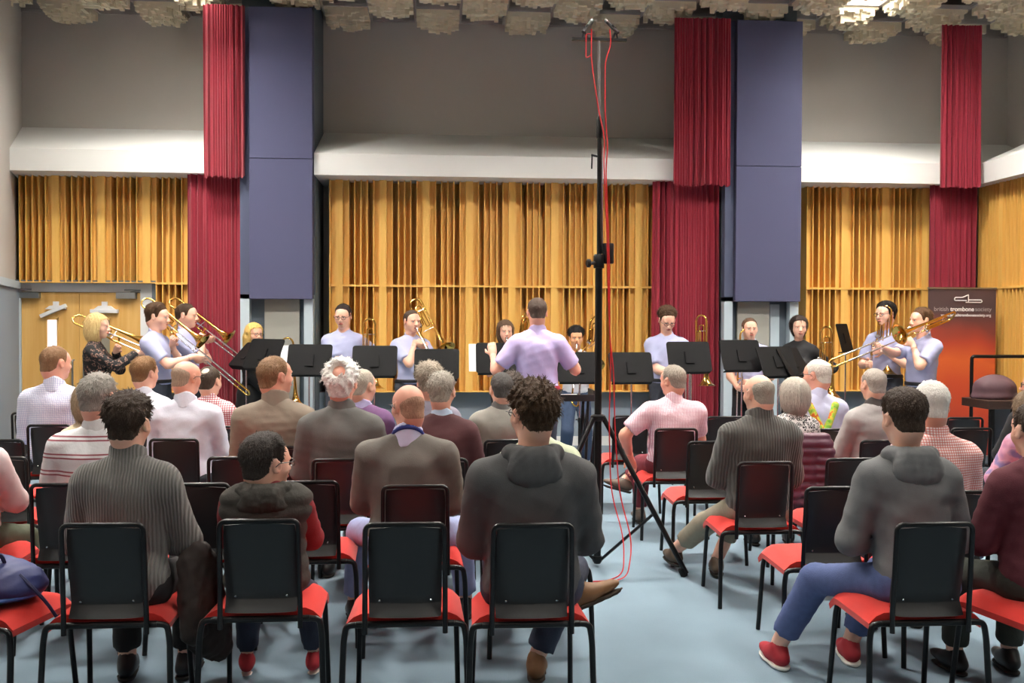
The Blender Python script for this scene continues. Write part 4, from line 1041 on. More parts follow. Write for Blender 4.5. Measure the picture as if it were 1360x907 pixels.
o,wx = text('trombone',.069,xx,1.745,t,MW,.0014); xx += wx+.012
text('society',.069,xx,1.745,t,MG)
text('www.britishtrombonesociety.org',.044,-.25,1.685,t,MW,.001)
lg = MB()
lg.tube(rounded([(.05,-.006,1.865),(-.085,-.006,1.865),(-.095,-.006,1.88),(-.085,-.006,1.90),(.0,-.006,1.90),(.07,-.006,1.93),(.072,-.006,1.93)],.02),.006,6)
lg.tube(rounded([(.072,-.006,1.93),(.072,-.006,1.845),(.09,-.006,1.845)],.002),.005,6)
lg.tube(rounded([(.04,-.006,1.845),(.225,-.006,1.845),(.235,-.006,1.858),(.225,-.006,1.872),(.075,-.006,1.872)],.012),.006,6)
lg.obj('emblem', MW, t)

# ------------------------------------------------------------------ percussion at the right edge
t = empty('percussion_table', (5.75,9.0,0)); tag(t,'dark brown table with black legs at right edge','table')
MB().box(-.60,.55,-.22,.25,.80,.88).obj('table_top', mat_wood('dark_wood','2a1a14','3d261c',(2,20,20)), t, bevel=.006)
for x in (-.32,.45):
    for y in (-.17,.2): MB().box(x-.02,x+.02,y-.02,y+.02,0,.80).obj('leg', M_BLACK, t)
wvd = waves(np.random.default_rng(3),6,.15,.006)
o = link('covered_drum', np_mesh('covered_drum',[solid([el((0,0,.10),(.20,.17,.13),None,.03), el((0,0,0.02),(.21,.18,.09),None,.03)],.014,clips=[(V3(0,0,-1),0)],disp=lambda x,y,z: wvd(x,y,z),extra=.02)], mat('plum_cover','4a3036',.7,bump=.1,bscale=40)))
o.location = (5.36,9.05,.881); tag(o,'domed drum under a plum brown cover','drum')
t = empty('snare_drum', (5.74,8.90,.881)); tag(t,'small silver drum with pale head at right edge','drum')
MB().lathe([(.13,0),(.14,.005),(.14,.10),(.13,.105)],(0,0,.002),(0,0,1),20).obj('shell', M_CHROME, t, smooth=True)
MB().lathe([(.132,0),(.132,.006)],(0,0,.107),(0,0,1),20).obj('drum_head', mat('drum_skin','d9e2c8',.5), t, smooth=True)
for k in range(6):
    a = k*PI/3; MB().tube([(.148*math.cos(a),.148*math.sin(a),.01),(.148*math.cos(a),.148*math.sin(a),.1)],.006,6).obj('lug', M_CHROME, t)
t = empty('black_rail_rack', (5.75,9.55,0)); tag(t,'black upright rail frame behind the covered drum','rack')
MB().tube(rounded([(-.33,0,.01),(-.33,0,1.27),(.6,0,1.27),(.6,0,.01)],.03),.018,8).obj('frame', M_BLACK, t, smooth=True)
MB().tube([(-.33,-.2,.02),(-.33,.2,.02)],.016,8).obj('foot', M_BLACK, t); MB().tube([(.6,-.2,.02),(.6,.2,.02)],.016,8).obj('foot', M_BLACK, t)

# ------------------------------------------------------------------ trombones
def bell_prof():
    return [(-.36,.0085),(-.2,.0095),(-.05,.0115),(.06,.0150),(.13,.0195),(.18,.0265),(.22,.037),(.25,.052),(.272,.072),(.286,.094),(.290,.108)]
_tb = {}
def tb_meshes():
    if _tb: return _tb
    B = (-.062,-.058)                                  # second slide tube (x, z)
    m = MB().lathe([(.0035,.05),(.0055,.02),(.0085,-.0),(.0125,-.018),(.0128,-.026),(.009,-.026)],(0,0,0),(0,1,0),12); _tb['mouthpiece'] = m.mesh(); _tb['mouthpiece'].materials.append(M_SILVER)
    m = MB().tube([(0,.03,0),(0,.66,0)],.0068,8).tube([(B[0],.05,B[1]),(B[0],.66,B[1])],.0068,8); _tb['inner_slide'] = m.mesh(); _tb['inner_slide'].materials.append(M_SILVER)
    m = MB().tube([(0,.115,0),(0,.70,0)],.0088,8).tube([(B[0],.115,B[1]),(B[0],.70,B[1])],.0088,8); _tb['outer_slide'] = m.mesh(); _tb['outer_slide'].materials.append(M_SILVER)
    c = (B[0]/2,B[1]/2); r = math.hypot(*B)/2; ux,uz = -B[0]/(2*r),-B[1]/(2*r)
    pts = [(c[0]+ux*r*math.cos(a), .70+r*math.sin(a), c[1]+uz*r*math.cos(a)) for a in np.linspace(0,PI,9)]
    m = MB().tube([(0,.55,0)]+pts+[(B[0],.55,B[1])],.0095,8); _tb['slide_bow'] = m.mesh(); _tb['slide_bow'].materials.append(M_BRASS)
    m = MB().tube([(0,.15,0),(B[0],.15,B[1])],.0065,6); _tb['slide_brace'] = m.mesh(); _tb['slide_brace'].materials.append(M_SILVER)
    m = MB().tube([(0,.075,0),(B[0],.075,B[1])],.0075,6).tube([(0,.055,0),(0,.10,0)],.011,8).tube([(B[0],.04,B[1]),(B[0],.10,B[1])],.011,8); _tb['hand_brace'] = m.mesh(); _tb['hand_brace'].materials.append(M_BRASS)
    G = (-.115,-.055); K = (-.205,.035)                # gooseneck and bell pipe (x, z)
    m = MB().tube(rounded([(B[0],.05,B[1]),(B[0],.0,B[1]),(G[0],-.07,G[1]),(G[0],-.36,G[1])],.04),.0085,8); _tb['gooseneck'] = m.mesh(); _tb['gooseneck'].materials.append(M_BRASS)
    c = ((G[0]+K[0])/2,(G[1]+K[1])/2); r = math.hypot(G[0]-K[0],G[1]-K[1])/2; ux,uz = (G[0]-K[0])/(2*r),(G[1]-K[1])/(2*r)
    pts = [(c[0]+ux*r*math.cos(a), -.38-r*math.sin(a), c[1]+uz*r*math.cos(a)) for a in np.linspace(0,PI,10)]
    m = MB().tube([(G[0],-.26,G[1])]+pts+[(K[0],-.26,K[1])],.0102,8); _tb['tuning_slide'] = m.mesh(); _tb['tuning_slide'].materials.append(M_BRASS)
    m = MB(); pr = bell_prof(); m.lathe([(q,p) for p,q in pr]+[(.106,.2885),(.090,.283),(.069,.268),(.049,.246),(.034,.216),(.0235,.176),(.017,.13),(.012,.05)],(K[0],0,K[1]),(0,1,0),24,cap=False)
    _tb['bell'] = m.mesh(); _tb['bell'].materials.append(M_BRASS)
    m = MB()
    for y in (-.28,-.02): m.tube([(G[0],y,G[1]),(K[0],y,K[1])],.0048,6)
    _tb['bell_brace'] = m.mesh(); _tb['bell_brace'].materials.append(M_SILVER)
    lo = lambda t,y: (G[0]+(K[0]-G[0])*t, y, G[1]+(K[1]-G[1])*t)
    m = MB().tube(rounded([lo(0,-.10),lo(.3,-.10),lo(.3,-.34),lo(.75,-.34),lo(.75,-.06),lo(.45,-.06),lo(.45,-.28),lo(.15,-.28),lo(.15,-.12)],.025,4),.0068,6); _tb['valve_tubing'] = m.mesh(); _tb['valve_tubing'].materials.append(M_BRASS)
    m = MB().lathe([(.018,-.02),(.021,-.018),(.021,.018),(.018,.02)],lo(0,-.11),(1,0,1),12); _tb['valve'] = m.mesh(); _tb['valve'].materials.append(M_SILVER)
    for k in _tb: _tb[k].polygons.foreach_set('use_smooth', np.ones(len(_tb[k].polygons),bool)); _tb[k].set_sharp_from_angle(angle=math.radians(50))
    return _tb
def trombone(label, matrix, ext):
    t = empty('trombone'); t.matrix_world = matrix; tag(t, label, 'trombone', 'brass trombones of the band')
    for k, me in tb_meshes().items():
        o = link(k, me, t)
        if k in ('outer_slide','slide_bow','slide_brace'): o.location = (0,ext,0)
    return t

# ------------------------------------------------------------------ the band
LAV = mat('lavender_shirt','a6aacb',.8, noise=.03, nscale=8, bump=.05, bscale=60)
LAV2 = mat('lilac_shirt','b7a9d6',.8, noise=.03, nscale=8, bump=.05, bscale=60)
EPA = mat('epaulette','23243a',.8)
BLK = mat('black_cloth','0f0f12',.85, noise=.2, nscale=60)
LACE = mat_blotch('black_lace',[(0,'0b0b0d'),(.56,'8a6a5c'),(.62,'0d0c0e')],34)
def headc(top, yaw, pit, rol):
    s = top/1.76; hs = 1.04*s; nb = V3(0,-.012*s,.93*s+.50*s); nd = unit(V3(0,.12,1)); nt_ = nb+nd*.105*s
    C = V3(0,nt_[1]+.015,top-.118*hs); RH = rotm('Z',yaw)@rotm('X',-pit)@rotm('Y',rol)
    return C, C+RH@(V3(0,.108,-.06)*hs)
def performer(label, x, y, rot, top, tb, tlabel, head=(0,0,0), uniform=True, **kw):
    C, mouth = headc(top,*head); s = top/1.76
    if tb and tb['mode'] == 'play':
        a, p = tb.get('yaw',0), tb['pitch']
        Y = unit(V3(-math.sin(a)*math.cos(p), math.cos(a)*math.cos(p), -math.sin(p))); X = unit(np.cross(Y, V3(0,0,1))); Z = np.cross(X,Y)
        ro = tb.get('roll',0); X,Z = X*math.cos(ro)+Z*math.sin(ro), Z*math.cos(ro)-X*math.sin(ro)
        O = mouth+Y*.03; ext = tb.get('ext',.1)
        gl = O+X*-.055+Y*.09+Z*-.075; gr = O+X*.0+Y*(.15+ext)+Z*-.05
        wl = gl+V3(-.03,-.045,-.075)*s; wr = gr-Y*.075*s+X*.035+Z*-.03
        arms = {'L':dict(w=wl, hd=gl-wl, hn=(.9,.1,.2), pole=(-.8,-.1,-.9), curl=.75), 'R':dict(w=wr, hd=gr-wr, hn=(-.8,0,.3), pole=(.6,-.2,-.9), curl=tb.get('curl',.55), spread=tb.get('spread',0))}
    elif tb:
        O = V3(*tb['o']); Y = unit(V3(*tb.get('dir',(0,.08,-1)))); X = V3(*tb.get('x',(1,0,0))); X = unit(X-Y*(X@Y)); Z = np.cross(X,Y); ext = 0.0
        gl = O+Y*tb.get('gl',.05)+Z*.02+X*-.03; gr = O+Y*tb.get('gr',.20)+Z*.03+X*.02
        wl = gl+V3(-.05,-.075,.0); wr = gr+V3(.075,-.05,.0)
        arms = {'L':dict(w=wl, hd=gl-wl, hn=(.9,.3,0), pole=(-.9,-.3,-.7), curl=.85), 'R':dict(w=wr, hd=gr-wr, hn=(-.5,.6,0), pole=(.9,-.3,-.8), curl=.85)}
    else: arms = kw.pop('arms', None)
    if 'arms' in kw: arms = kw.pop('arms')
    sm = kw.pop('shirt', dict(m=LAV, sleeve='short', fold=.005, lam=.14))
    P = person(label, (x,y), rot, top, seated=False, shirt=sm, collar=kw.pop('collar', ('shirt',sm['m']) if uniform else None), arms=arms, head=head, belt=kw.pop('belt','15151a' if uniform else None), trousers=kw.pop('trousers',('262b36',)), group='members of the trombone band', **kw)
    if uniform:
        for sd in (1,-1):
            e = solid([rc(P['tp'](.075*sd,-.02,.515), P['tp'](.150*sd,-.015,.492), .022,.024,.01)],.009,offset=.014,clips=[])
            link('epaulette', np_mesh('epaulette',[e],EPA), P['o'])
        pk = MB(); q = P['tp']
    if tb:
        Mw = Matrix.Translation((x,y,0))@Matrix.Rotation(rot,4,'Z')@Matrix(((X[0],Y[0],Z[0],O[0]),(X[1],Y[1],Z[1],O[1]),(X[2],Y[2],Z[2],O[2]),(0,0,0,1)))
        trombone(tlabel, Mw, ext)
    return P
rad = math.radians
performer('blonde woman in black lace top playing trombone by the door',-3.33,9.89,rad(-88),1.66,dict(mode='play',pitch=.40,ext=.22),'trombone played by the blonde woman in lace',
          head=(0,.05,0),uniform=False,sex='f',hair=('bob','d3b77e',dict(bottom=-.13,wide=.1,amp=.004)),shirt=dict(m=LACE,sleeve='long',fold=.003,off=.010),trousers=('0f0f12',),seed=11,brow='a58a5a',hem=.0)
performer('lavender-shirted man playing trombone nearest the blonde lace woman',-2.80,10.05,rad(-98),1.76,dict(mode='play',pitch=.68,ext=.30,curl=.1,spread=1.0),'trombone with far-extended slide of the second player',
          head=(0,.08,0),hair=('short','4a3524',dict(t=.018,top=.9)),seed=12)
performer('lavender-shirted man half hidden playing beside the long curtain',-2.66,10.62,rad(-95),1.78,dict(mode='play',pitch=.66,ext=.05),'trombone with bell seen before the long red curtain',
          head=(0,.05,0),hair=('short','3e2e22',dict(t=.012)),seed=13)
performer('blonde woman in black dress standing behind the angled stands',-1.97,10.75,rad(-140),1.57,dict(mode='rest',o=(-.12,.26,.98)),'trombone held low by the woman in black dress',
          head=(.0,.05,0),uniform=False,sex='f',hair=('long','d9b76c',dict(bottom=-.16,amp=.004)),shirt=dict(m=BLK,sleeve='long',fold=.003,off=.01),trousers=(BLK,.05,'skirt'),glasses=True,seed=14,hem=.0)
performer('lavender-shirted man with glasses holding trombone upright',-.99,10.51,rad(176),1.78,dict(mode='rest',o=(-.20,.24,1.20),x=(.6,.8,0)),'trombone held upright by the left player with glasses',
          head=(-.1,.18,0),glasses=True,hair=('short','2c2220',dict(t=.012)),seed=15)
performer('lavender-shirted man blowing trombone down towards the right',-.27,10.46,rad(208),1.72,dict(mode='play',pitch=.85,ext=.02,yaw=.15),'trombone with bell turned towards the right of its player',
          head=(0,.02,0),hair=('short','4f4138',dict(t=.008)),seed=16,trousers=('3a3f47',))
performer('brown haired woman playing half hidden by the conductor',.74,10.58,rad(186),1.61,dict(mode='play',pitch=.75,yaw=-.35,ext=.1),'trombone played behind the conductor by the brown haired woman',
          head=(0,.05,0),uniform=False,sex='f',hair=('bob','5b4638',dict(bottom=-.12,wide=.092,amp=.003)),shirt=dict(m=BLK,sleeve='short',fold=.003),trousers=('14151a',),seed=17,hem=.02)
performer('black haired player in white top and jeans beside the conductor',1.49,10.42,rad(178),1.54,dict(mode='play',pitch=.80,yaw=-.2,ext=.05),'trombone played by the black haired player in jeans',
          head=(0,.05,0),uniform=False,skin_k='asian',hair=('short','0e0d0f',dict(t=.022,top=.6,front=.055)),shirt=dict(m=mat('white_tee','e4e4ea',.8),sleeve='short'),trousers=('3c4d68',),seed=18,brow='121010')
performer('lavender-shirted man with glasses looking down beside long curtain',2.44,10.25,rad(168),1.75,dict(mode='rest',o=(-.19,.24,1.24),x=(1,.1,0)),'trombone held upright by the looking-down player',
          head=(.25,.45,0),glasses=True,hair=('short','4a3726',dict(t=.020,top=.8,amp=.005)),seed=19)
performer('short haired man in open shirt looking left between stands',3.32,10.18,rad(150),1.65,dict(mode='rest',o=(.02,.27,1.10),gl=.12,gr=.18,x=(0,1,0)),'trombone hanging bell down from clasped hands',
          head=(.45,0,0),hair=('short','5d4636',dict(t=.009)),shirt=dict(m=LAV,sleeve='short'),seed=20,trousers=('14161c',))
performer('dark haired woman in black jacket holding trombone upright',3.84,10.14,rad(150),1.67,dict(mode='rest',o=(-.17,.22,1.13),x=(.8,.6,0)),'trombone held upright by the woman in black jacket',
          head=(.35,.02,0),uniform=False,sex='f',hair=('bob','2c211d',dict(bottom=-.03,wide=.085,amp=.002)),shirt=dict(m=BLK,sleeve='long',fold=.004),trousers=('14151a',),seed=21)
performer('dark haired man with glasses behind the rightmost player',4.87,10.30,rad(118),1.82,dict(mode='rest',o=(-.02,.26,1.36),x=(.2,1,0)),'trombone held upright behind the rightmost bell',
          head=(0,.0,0),glasses=True,hair=('short','1d1817',dict(t=.022,top=.5)),seed=22)
performer('rightmost player in lavender shirt blowing trombone to the left',4.90,9.56,rad(97),1.75,dict(mode='play',pitch=.33,ext=.28,yaw=.12),'large trombone blown to the left before the banner',
          head=(0,.0,0),hair=('short','5b3f2a',dict(t=.014,top=.5)),seed=23,w=1.1)
person('conductor seen from behind in lilac short-sleeved shirt and red belt',(.88,8.56),0.02,1.81,seated=False,w=1.12,belly=.02,head=(0,0,0),hair=('short','4d3f37',dict(t=.010,nape=-.06)),
       shirt=dict(m=LAV2,sleeve='short',fold=.006,lam=.16),collar=('shirt',LAV2),belt='9c2436',trousers=('3a4150',),face=True,seed=31,skin_k='pink',
       arms={'L':dict(w=(-.37,.24,1.30),hd=(-.1,.35,.9),hn=(.3,.9,-.2),pole=(-.55,-.3,-1),curl=.35),'R':dict(w=(.34,.28,1.30),hd=(-.2,.6,.7),hn=(-.3,.9,-.2),pole=(.55,-.3,-1),curl=.6)})

# ------------------------------------------------------------------ the audience
def S(m, **k): d = dict(m=m); d.update(k); return d
CHECKB = mat_lines('blue_check','e9eaf4',[(0,.014,'a9aed6',.75,0,.35),(2,.014,'a9aed6',.75,0,.35)])
STRIPE = mat_lines('striped_polo','e6e6e8',[(2,.085,'96404e',.95,.10,.09),(2,.085,'96404e',.95,-.12,.09)])
REDCHK = mat_lines('red_check','efe6e8',[(0,.016,'b3414e',.8,0,.4),(2,.016,'b3414e',.8,0,.4)])
REDCHK2 = mat_lines('fine_red_check','f0e4e2',[(0,.012,'d06a62',.75,0,.42),(2,.012,'d06a62',.75,0,.42)])
PINKST = mat_lines('pink_stripe','eedbe2',[(0,.012,'c07a92',.8,0,.42),(2,.03,'d9aab8',.4,0,.2)])
LEOP = mat_blotch('leopard_print',[(0,'e7e3e0'),(.30,'1a191b'),(.52,'e7e3e0')],55,'DIST')
FLORAL = mat_blotch('pink_floral',[(0,'7d6f9a'),(.42,'c98aa5'),(.52,'d9a0b4'),(.62,'8f7fae')],14,sharp=False)
GREYRIB = mat_rib('grey_rib_knit','6f6c68',0,.012,.8)
CHARRIB = mat_rib('charcoal_rib_knit','4e4c48',0,.016,.7)
HOOD = C_('charcoal_hoodie','4a4a4b'); HOOD2 = C_('mid_grey_hoodie','68696a')
AUD = 'seated audience'
def au(label, x, y, top, **k):
    return person(label, (x,y), k.pop('rot',0.0), top, seated=True, group=AUD, **k)
brown_boot = (mat('tan_boot','7d5632',.55,noise=.2,nscale=30), mat('boot_sole','3a2d22',.8))
red_shoe = (mat('red_trainer','a3202c',.7), mat('trainer_sole','e8e4dc',.7))
sandal = (mat('brown_sandal','4a3a2c',.7), mat('sandal_sole','2d2620',.8))
LAP = lambda dx=0: {'R':dict(w=(.07+dx,.24,.64),pole=(.8,-.5,-.4)),'L':dict(w=(-.07+dx,.24,.64),pole=(-.8,-.5,-.4))}
au('young man with dark hair in grey ribbed turtleneck sweater',-1.25,4.05,1.29,lean=.06,hair=('short','3a2c22',dict(t=.019,amp=.004,lam=.022,top=.6)),shirt=S(GREYRIB,fold=.005,off=.020,h=.010,lam=.18),collar=('turtle',GREYRIB),head=(-.12,0,0),
   trousers=('1c1b1d',),shoes='17161a',seed=41,detail=1.03,hem=-.13)
au('boy with glasses in dark puffer vest and red sleeves',-.70,4.10,1.12,hair=('short','332c28',dict(t=.016,top=.6)),shirt=S(C_('red_sleeves','7e1f25'),off=.016,h=.010,vest=C_('puffer_vest','37342f',bump=.3,bscale=40)),w=1.15,collar=('puffhood',C_('puffer_vest','37342f',bump=.3,bscale=40)),head=(-.75,0,0),glasses=True,
   trousers=('2b3144',),shoes=red_shoe,seed=42,legs={'R':dict(a=(.15,.36,.095)),'L':dict(a=(-.15,.36,.095))},detail=1.0)
au('man with dark curly hair and glasses in charcoal hoodie',.39,3.95,1.34,w=1.16,lean=.05,hair=('short','45311f',dict(t=.028,amp=.007,lam=.022,top=.25)),shirt=S(HOOD,fold=.007,off=.024,h=.010,lam=.16),collar=('hood',HOOD),head=(.35,0,0),glasses=True,
   trousers=('2c3346',),shoes=brown_boot,seed=43,detail=1.03,hem=-.13,legs={'L':dict(a=(.24,.36,.42),pole=(-.8,.4,.5),fd=(.92,.05,.35),fu=(-.3,.1,.9)),'R':dict(a=(.06,.40,.095),pole=(.5,1,.4))})
au('young man in mid grey hoodie with blue jeans and red trainers',1.97,3.88,1.31,lean=.20,hair=('short','37291f',dict(t=.015,top=.7,len=.013)),shirt=S(HOOD2,fold=.006,off=.020,h=.010,lam=.17),collar=('hood',HOOD2),head=(0,.1,0),
   trousers=(mat('blue_jeans','4c5a86',.85,noise=.2,nscale=40,bump=.15),.09),shoes=red_shoe,seed=44,detail=1.03,hem=-.12,legs={'L':dict(a=(-.38,.55,.095),pole=(-.3,.8,.9),fd=(-.1,1,0)),'R':dict(a=(-.02,.58,.095))})
au('person in maroon sweater cut off by the right edge',2.50,3.86,1.26,lean=.1,hair=('short','3a2c22',{}),shirt=S(C_('maroon_sweater','54202b'),off=.022),trousers=('2f332c',),seed=45)
au('grey haired man in white polo with red stripes',-1.72,5.0,1.33,w=1.05,side=.08,hair=('short','9a948c',dict(t=.015,amp=.003)),shirt=S(STRIPE,sleeve='short',fold=.005),collar=('shirt',C_('polo_collar','dcdcdc')),head=(-.2,0,0),trousers=('35383c',),seed=46)
au('bald man with glasses in grey sweater and blue lanyard',-.14,4.86,1.29,w=1.22,belly=.05,hair=('short','a8806a',dict(t=.0025,amp=.0004,crown=(0,.03,.13,.10,.07))),shirt=S(C_('grey_brown_sweater','6b655f'),fold=.006,off=.020,h=.0105,lam=.17),
   collar=('lanyard',mat('blue_lanyard','2b3a86',.6)),head=(.45,0,0),glasses=True,skin_k='pink',trousers=(mat('pale_jeans','8e97bd',.85,noise=.15,nscale=40),),seed=47,detail=1.0,legs={'R':dict(a=(.30,.42,.095),pole=(.4,1,.8)),'L':dict(a=(-.30,.42,.095),pole=(-.4,1,.8))})
au('person in pale green shirt mostly hidden by the hoodie man',.51,4.82,1.25,w=1.05,hair=('short','6d665e',{}),shirt=S(C_('pale_green_shirt','c9d0b4')),seed=48)
au('white haired man in fine red check shirt',2.40,4.57,1.32,w=1.08,belly=.03,hair=('short','e4dfd8',dict(t=.008)),shirt=S(REDCHK2,fold=.005,lam=.16),collar=('shirt',REDCHK2),head=(-.2,0,0),skin_k='pink',trousers=('3a3d44',),seed=49)
au('person in pale pink cut off by the left edge',-2.31,5.02,1.22,hair=('short','7a5f4a',{}),shirt=S(C_('pale_pink_knit','d8c3c4'),off=.02),trousers=('4c5240',),shoes='5a3a26',seed=50)
au('person with blonde grey bob in cream top behind striped polo',-2.03,5.92,1.23,sex='f',hair=('bob','a08c72',dict(bottom=-.09)),shirt=S(C_('cream_top','e2d3b4')),seed=51,trousers=('3a3a40',))
au('brown haired man in beige brown roll-neck sweater looking right',-1.02,6.30,1.37,w=1.14,hair=('short','86664a',dict(t=.013)),shirt=S(C_('beige_brown_sweater','85786a'),off=.022,fold=.005),collar=('turtle',C_('beige_brown_sweater','85786a')),head=(-.75,-.1,0),skin_k='pink',trousers=('33302e',),seed=52)
au('man with fluffy white hair and bald crown in grey jacket',-.555,5.79,1.36,w=1.08,hair=('short','f6f2ea',dict(t=.034,amp=.006,lam=.03,nape=-.09,crown=(0,-.085,.065,.022,.045))),shirt=S(C_('grey_jacket','63625f'),off=.022,fold=.005,lam=.15),collar=('low',C_('grey_jacket','63625f')),skin_k='pink',head=(-.1,.05,0),seed=53,trousers=('33363c',))
au('grey haired man in maroon sweater with pale blue collar',.03,5.78,1.30,hair=('short','a49c90',dict(t=.014,amp=.004)),shirt=S(C_('maroon_knit','4a262a'),off=.02),collar=('shirt',C_('pale_blue_shirt','b4c6dc')),head=(-.2,0,0),seed=54)
au('balding grey haired man in charcoal ribbed cardigan',1.87,5.55,1.30,w=1.14,hair=('short','9d9488',dict(t=.006,amp=.001,crown=(0,.01,.12,.05,.09))),shirt=S(CHARRIB,fold=.006,off=.024,lam=.17),collar=('turtle',CHARRIB),head=(.3,0,0),trousers=('8f8674',.16),shoes=sandal,seed=55,
   legs={'L':dict(a=(-.34,.72,.10),pole=(-.3,1,.8)),'R':dict(a=(-.10,.50,.10))})
au('person in pink and violet floral blouse at right edge',3.50,5.47,1.20,sex='f',lean=.1,hair=('bob','8a7660',{}),shirt=S(FLORAL,off=.018),seed=56,trousers=('5a6480',))
au('bald man with glasses in white shirt',-1.70,6.80,1.33,w=1.12,belly=.03,hair=('short','a08a78',dict(t=.004,amp=.0006,crown=(0,.03,.13,.09,.07))),shirt=S(C_('white_shirt','d9dbea'),fold=.006,lam=.18),collar=('shirt',C_('white_shirt','d9dbea')),head=(-.55,0,0),glasses=True,skin_k='pink',seed=57)
au('person in purple sweater hidden behind the fluffy white hair',-.50,6.70,1.27,hair=('short','b8aea0',dict(t=.010)),shirt=S(C_('purple_sweater','7d5a86')),collar=('shirt',C_('lilac_collar','b7b4e0')),head=(-.6,0,0),seed=58)
au('spiky grey haired person in lilac grey shirt',-.05,6.66,1.30,hair=('short','a89c8c',dict(t=.02,amp=.006,top=.8)),shirt=S(C_('lilac_grey_shirt','8d8898')),seed=59)
au('man with short dark grey hair in light grey blazer',.44,6.63,1.25,w=1.08,hair=('short','4d4a48',dict(t=.010)),shirt=S(C_('light_grey_blazer','8f8b84'),off=.02,fold=.004),collar=('low',C_('blazer_lapel','6e6c6a')),head=(.1,.05,0),seed=60)
au('short grey haired man in light grey and charcoal sweater',2.99,6.49,1.29,hair=('short','a79e94',dict(t=.006)),shirt=S(C_('light_grey_sweater','a19c9a'),off=.018),collar=('low',C_('charcoal_collar','4a4644')),head=(.1,0,0),seed=61)
au('woman with silver bob in black and white print top',2.41,6.44,1.22,sex='f',hair=('bob','b9b0a4',dict(bottom=-.10,amp=.003)),shirt=S(LEOP),seed=62,head=(.15,0,0))
au('man in dark suit and glasses at right edge looking left',4.12,6.40,1.29,hair=('short','3a2c24',{}),shirt=S(C_('dark_suit','232326'),off=.022),collar=('shirt',C_('suit_shirt','d0d4d8')),head=(.9,0,0),glasses=True,skin_k='pink',seed=63)
au('short brown haired man in white and blue check shirt',-2.91,7.73,1.40,w=1.12,hair=('short','7a5b40',dict(t=.010)),shirt=S(CHECKB,fold=.005,lam=.16),collar=('shirt',CHECKB),head=(-.55,0,0),skin_k='pink',seed=64)
au('brown haired youth in white shirt below the lace woman',-2.21,7.62,1.31,hair=('short','7d5c3c',dict(t=.018,top=.5)),shirt=S(C_('white_shirt_b','d6d9e4')),collar=('shirt',C_('white_shirt_b','d6d9e4')),head=(-.5,0,0),seed=65)
au('dark haired man with thinning crown in red and white check',-1.72,7.58,1.25,hair=('short','44362b',dict(t=.009,crown=(0,-.07,.095,.006,.05))),shirt=S(REDCHK),collar=('shirt',REDCHK),head=(-.3,0,0),seed=66)
au('dark curly haired person beyond the grey blazer man',.57,7.41,1.20,hair=('short','4a403a',dict(t=.03,amp=.008)),shirt=S(C_('dark_top','3c3b40')),seed=67)
au('bearded grey haired man in pink striped shirt with legs crossed',1.78,7.27,1.27,w=1.28,belly=.07,hair=('short','a0968a',dict(t=.014)),shirt=S(PINKST,sleeve='short',fold=.006,lam=.18),collar=('shirt',PINKST),head=(.55,.05,0),skin_k='pink',trousers=('6e2430',),shoes='5a4a40',seed=68,
   arms={'L':dict(w=(-.30,.10,.56),pole=(-.9,-.3,.1)),'R':dict(w=(.10,.25,.62),pole=(.8,-.4,-.4))},legs={'R':dict(a=(-.28,.45,.34),pole=(.6,.6,.6),fd=(-.9,.4,.2),fu=(.3,.1,.9)),'L':dict(a=(-.16,.42,.095))})
P18 = au('white haired man in lilac shirt with colourful braces',2.87,7.19,1.32,w=1.08,hair=('short','d8d2c8',dict(t=.010)),shirt=S(C_('pale_lilac_shirt','c4c6e2'),fold=.004),collar=('shirt',C_('pale_lilac_shirt','c4c6e2')),head=(.6,0,0),skin_k='pink',glasses=True,seed=69)
BR = mat_blotch('braces_print',[(0,'6fae3a'),(.40,'a6cf4e'),(.52,'e2d24a'),(.60,'d9702c')],26,sharp=True)
q = P18['tp']
for sd in (1,-1):
    e = solid([rc(q(.105*sd,-.100,.478), q(.012*sd,-.140,.27), .020,.020,.01), rc(q(.012*sd,-.140,.27), q(.0,-.135,.02), .022,.022,.01)],.009,offset=.008)
    link('brace_strap', np_mesh('brace_strap',[e],BR), P18['o'])

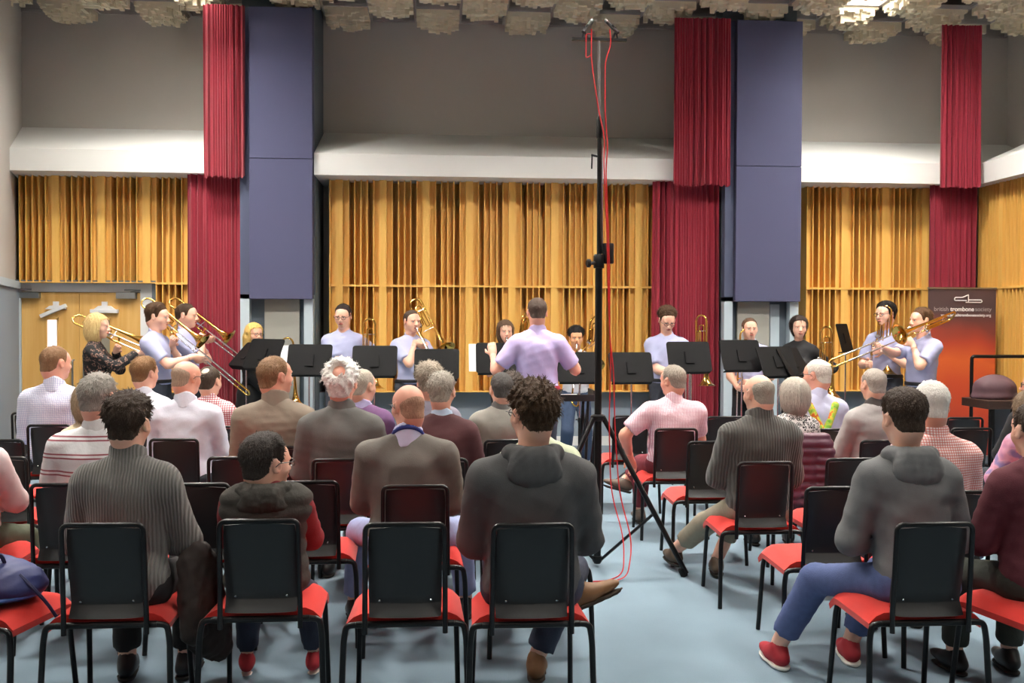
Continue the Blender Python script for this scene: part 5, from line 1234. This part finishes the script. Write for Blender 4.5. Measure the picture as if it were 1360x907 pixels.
# ------------------------------------------------------------------ coats and bag
def blob(name, label, cat, prims, m, h=.010, disp=None, offset=0.0, clips=(), loc=(0,0,0), rz=0):
    o = link(name, np_mesh(name,[solid(prims,h,offset=offset,disp=disp,clips=clips,extra=.02)], m)); o.location = loc; o.rotation_euler = (0,0,rz); tag(o,label,cat); return o
def ribs(x,y,z): return .012*np.abs(np.sin(PI*z/.055))+0*x+0*y
blob('puffer_jacket','quilted plum puffer jacket hung on the chair of the silver bobbed woman','jacket',
     [rc((-.11,0,.42),(.11,0,.42),.045,.045,.04), rc((-.10,0,.38),(-.10,0,.02),.05,.055,.05), rc((.10,0,.38),(.10,0,.02),.05,.055,.05), rc((0,0,.35),(0,0,.0),.05,.05,.05), rc((.12,-.03,.36),(.11,-.04,.06),.045,.04,.02), rc((-.12,-.03,.36),(-.11,-.04,.06),.045,.04,.02)],
     mat('plum_nylon','4f2438',.5,noise=.1,nscale=30), disp=ribs, loc=(2.38,6.13,.42))
wj = waves(np.random.default_rng(8),7,.09,.010,aniso=(1,1,.4),ridge=True)
blob('draped_coat','dark brown coat hanging beside the young man in ribbed sweater','coat',
     [rc((0,0,.46),(.03,.02,.10),.06,.07,.05), rc((.04,.05,.40),(.07,.08,.05),.05,.06,.05), rc((-.02,-.05,.42),(.0,-.08,.16),.045,.05,.05)],
     mat('dark_brown_coat','2c2320',.85,noise=.3,nscale=30), disp=wj, loc=(-.985,4.10,.18))
bp = blob('backpack','blue backpack lying on the red seat at left edge','backpack',
     [el((0,0,.085),(.19,.14,.085),None,.03), el((.05,-.02,.06),(.17,.14,.06),None,.04), el((-.03,.05,.12),(.13,.09,.06),None,.03)],
     mat('navy_nylon','2a3468',.6,noise=.15,nscale=20,bump=.2,bscale=30), disp=waves(np.random.default_rng(9),6,.12,.008,ridge=True), clips=[(V3(0,0,-1),0)], loc=(-1.79,4.06,.472), rz=.3)
MB().tube([(.20*math.cos(a),.15*math.sin(a)-.01,.035) for a in np.linspace(0,2*PI,20)[:-1]],.008,6,closed=True).obj('piping', mat('bright_blue_piping','3f6fb8',.6), bp, smooth=True)
MB().tube(rounded([(.12,-.1,.12),(.18,-.14,.06),(.22,-.12,.0),(.25,-.1,-.06)],.04),.007,6).obj('strap', mat('navy_strap','232a50',.7), bp)
MB().tube(rounded([(-.05,-.06,.17),(-.02,-.08,.21),(.05,-.06,.20),(.06,-.04,.16)],.03),.008,6).obj('handle', mat('navy_strap','232a50',.7), bp)
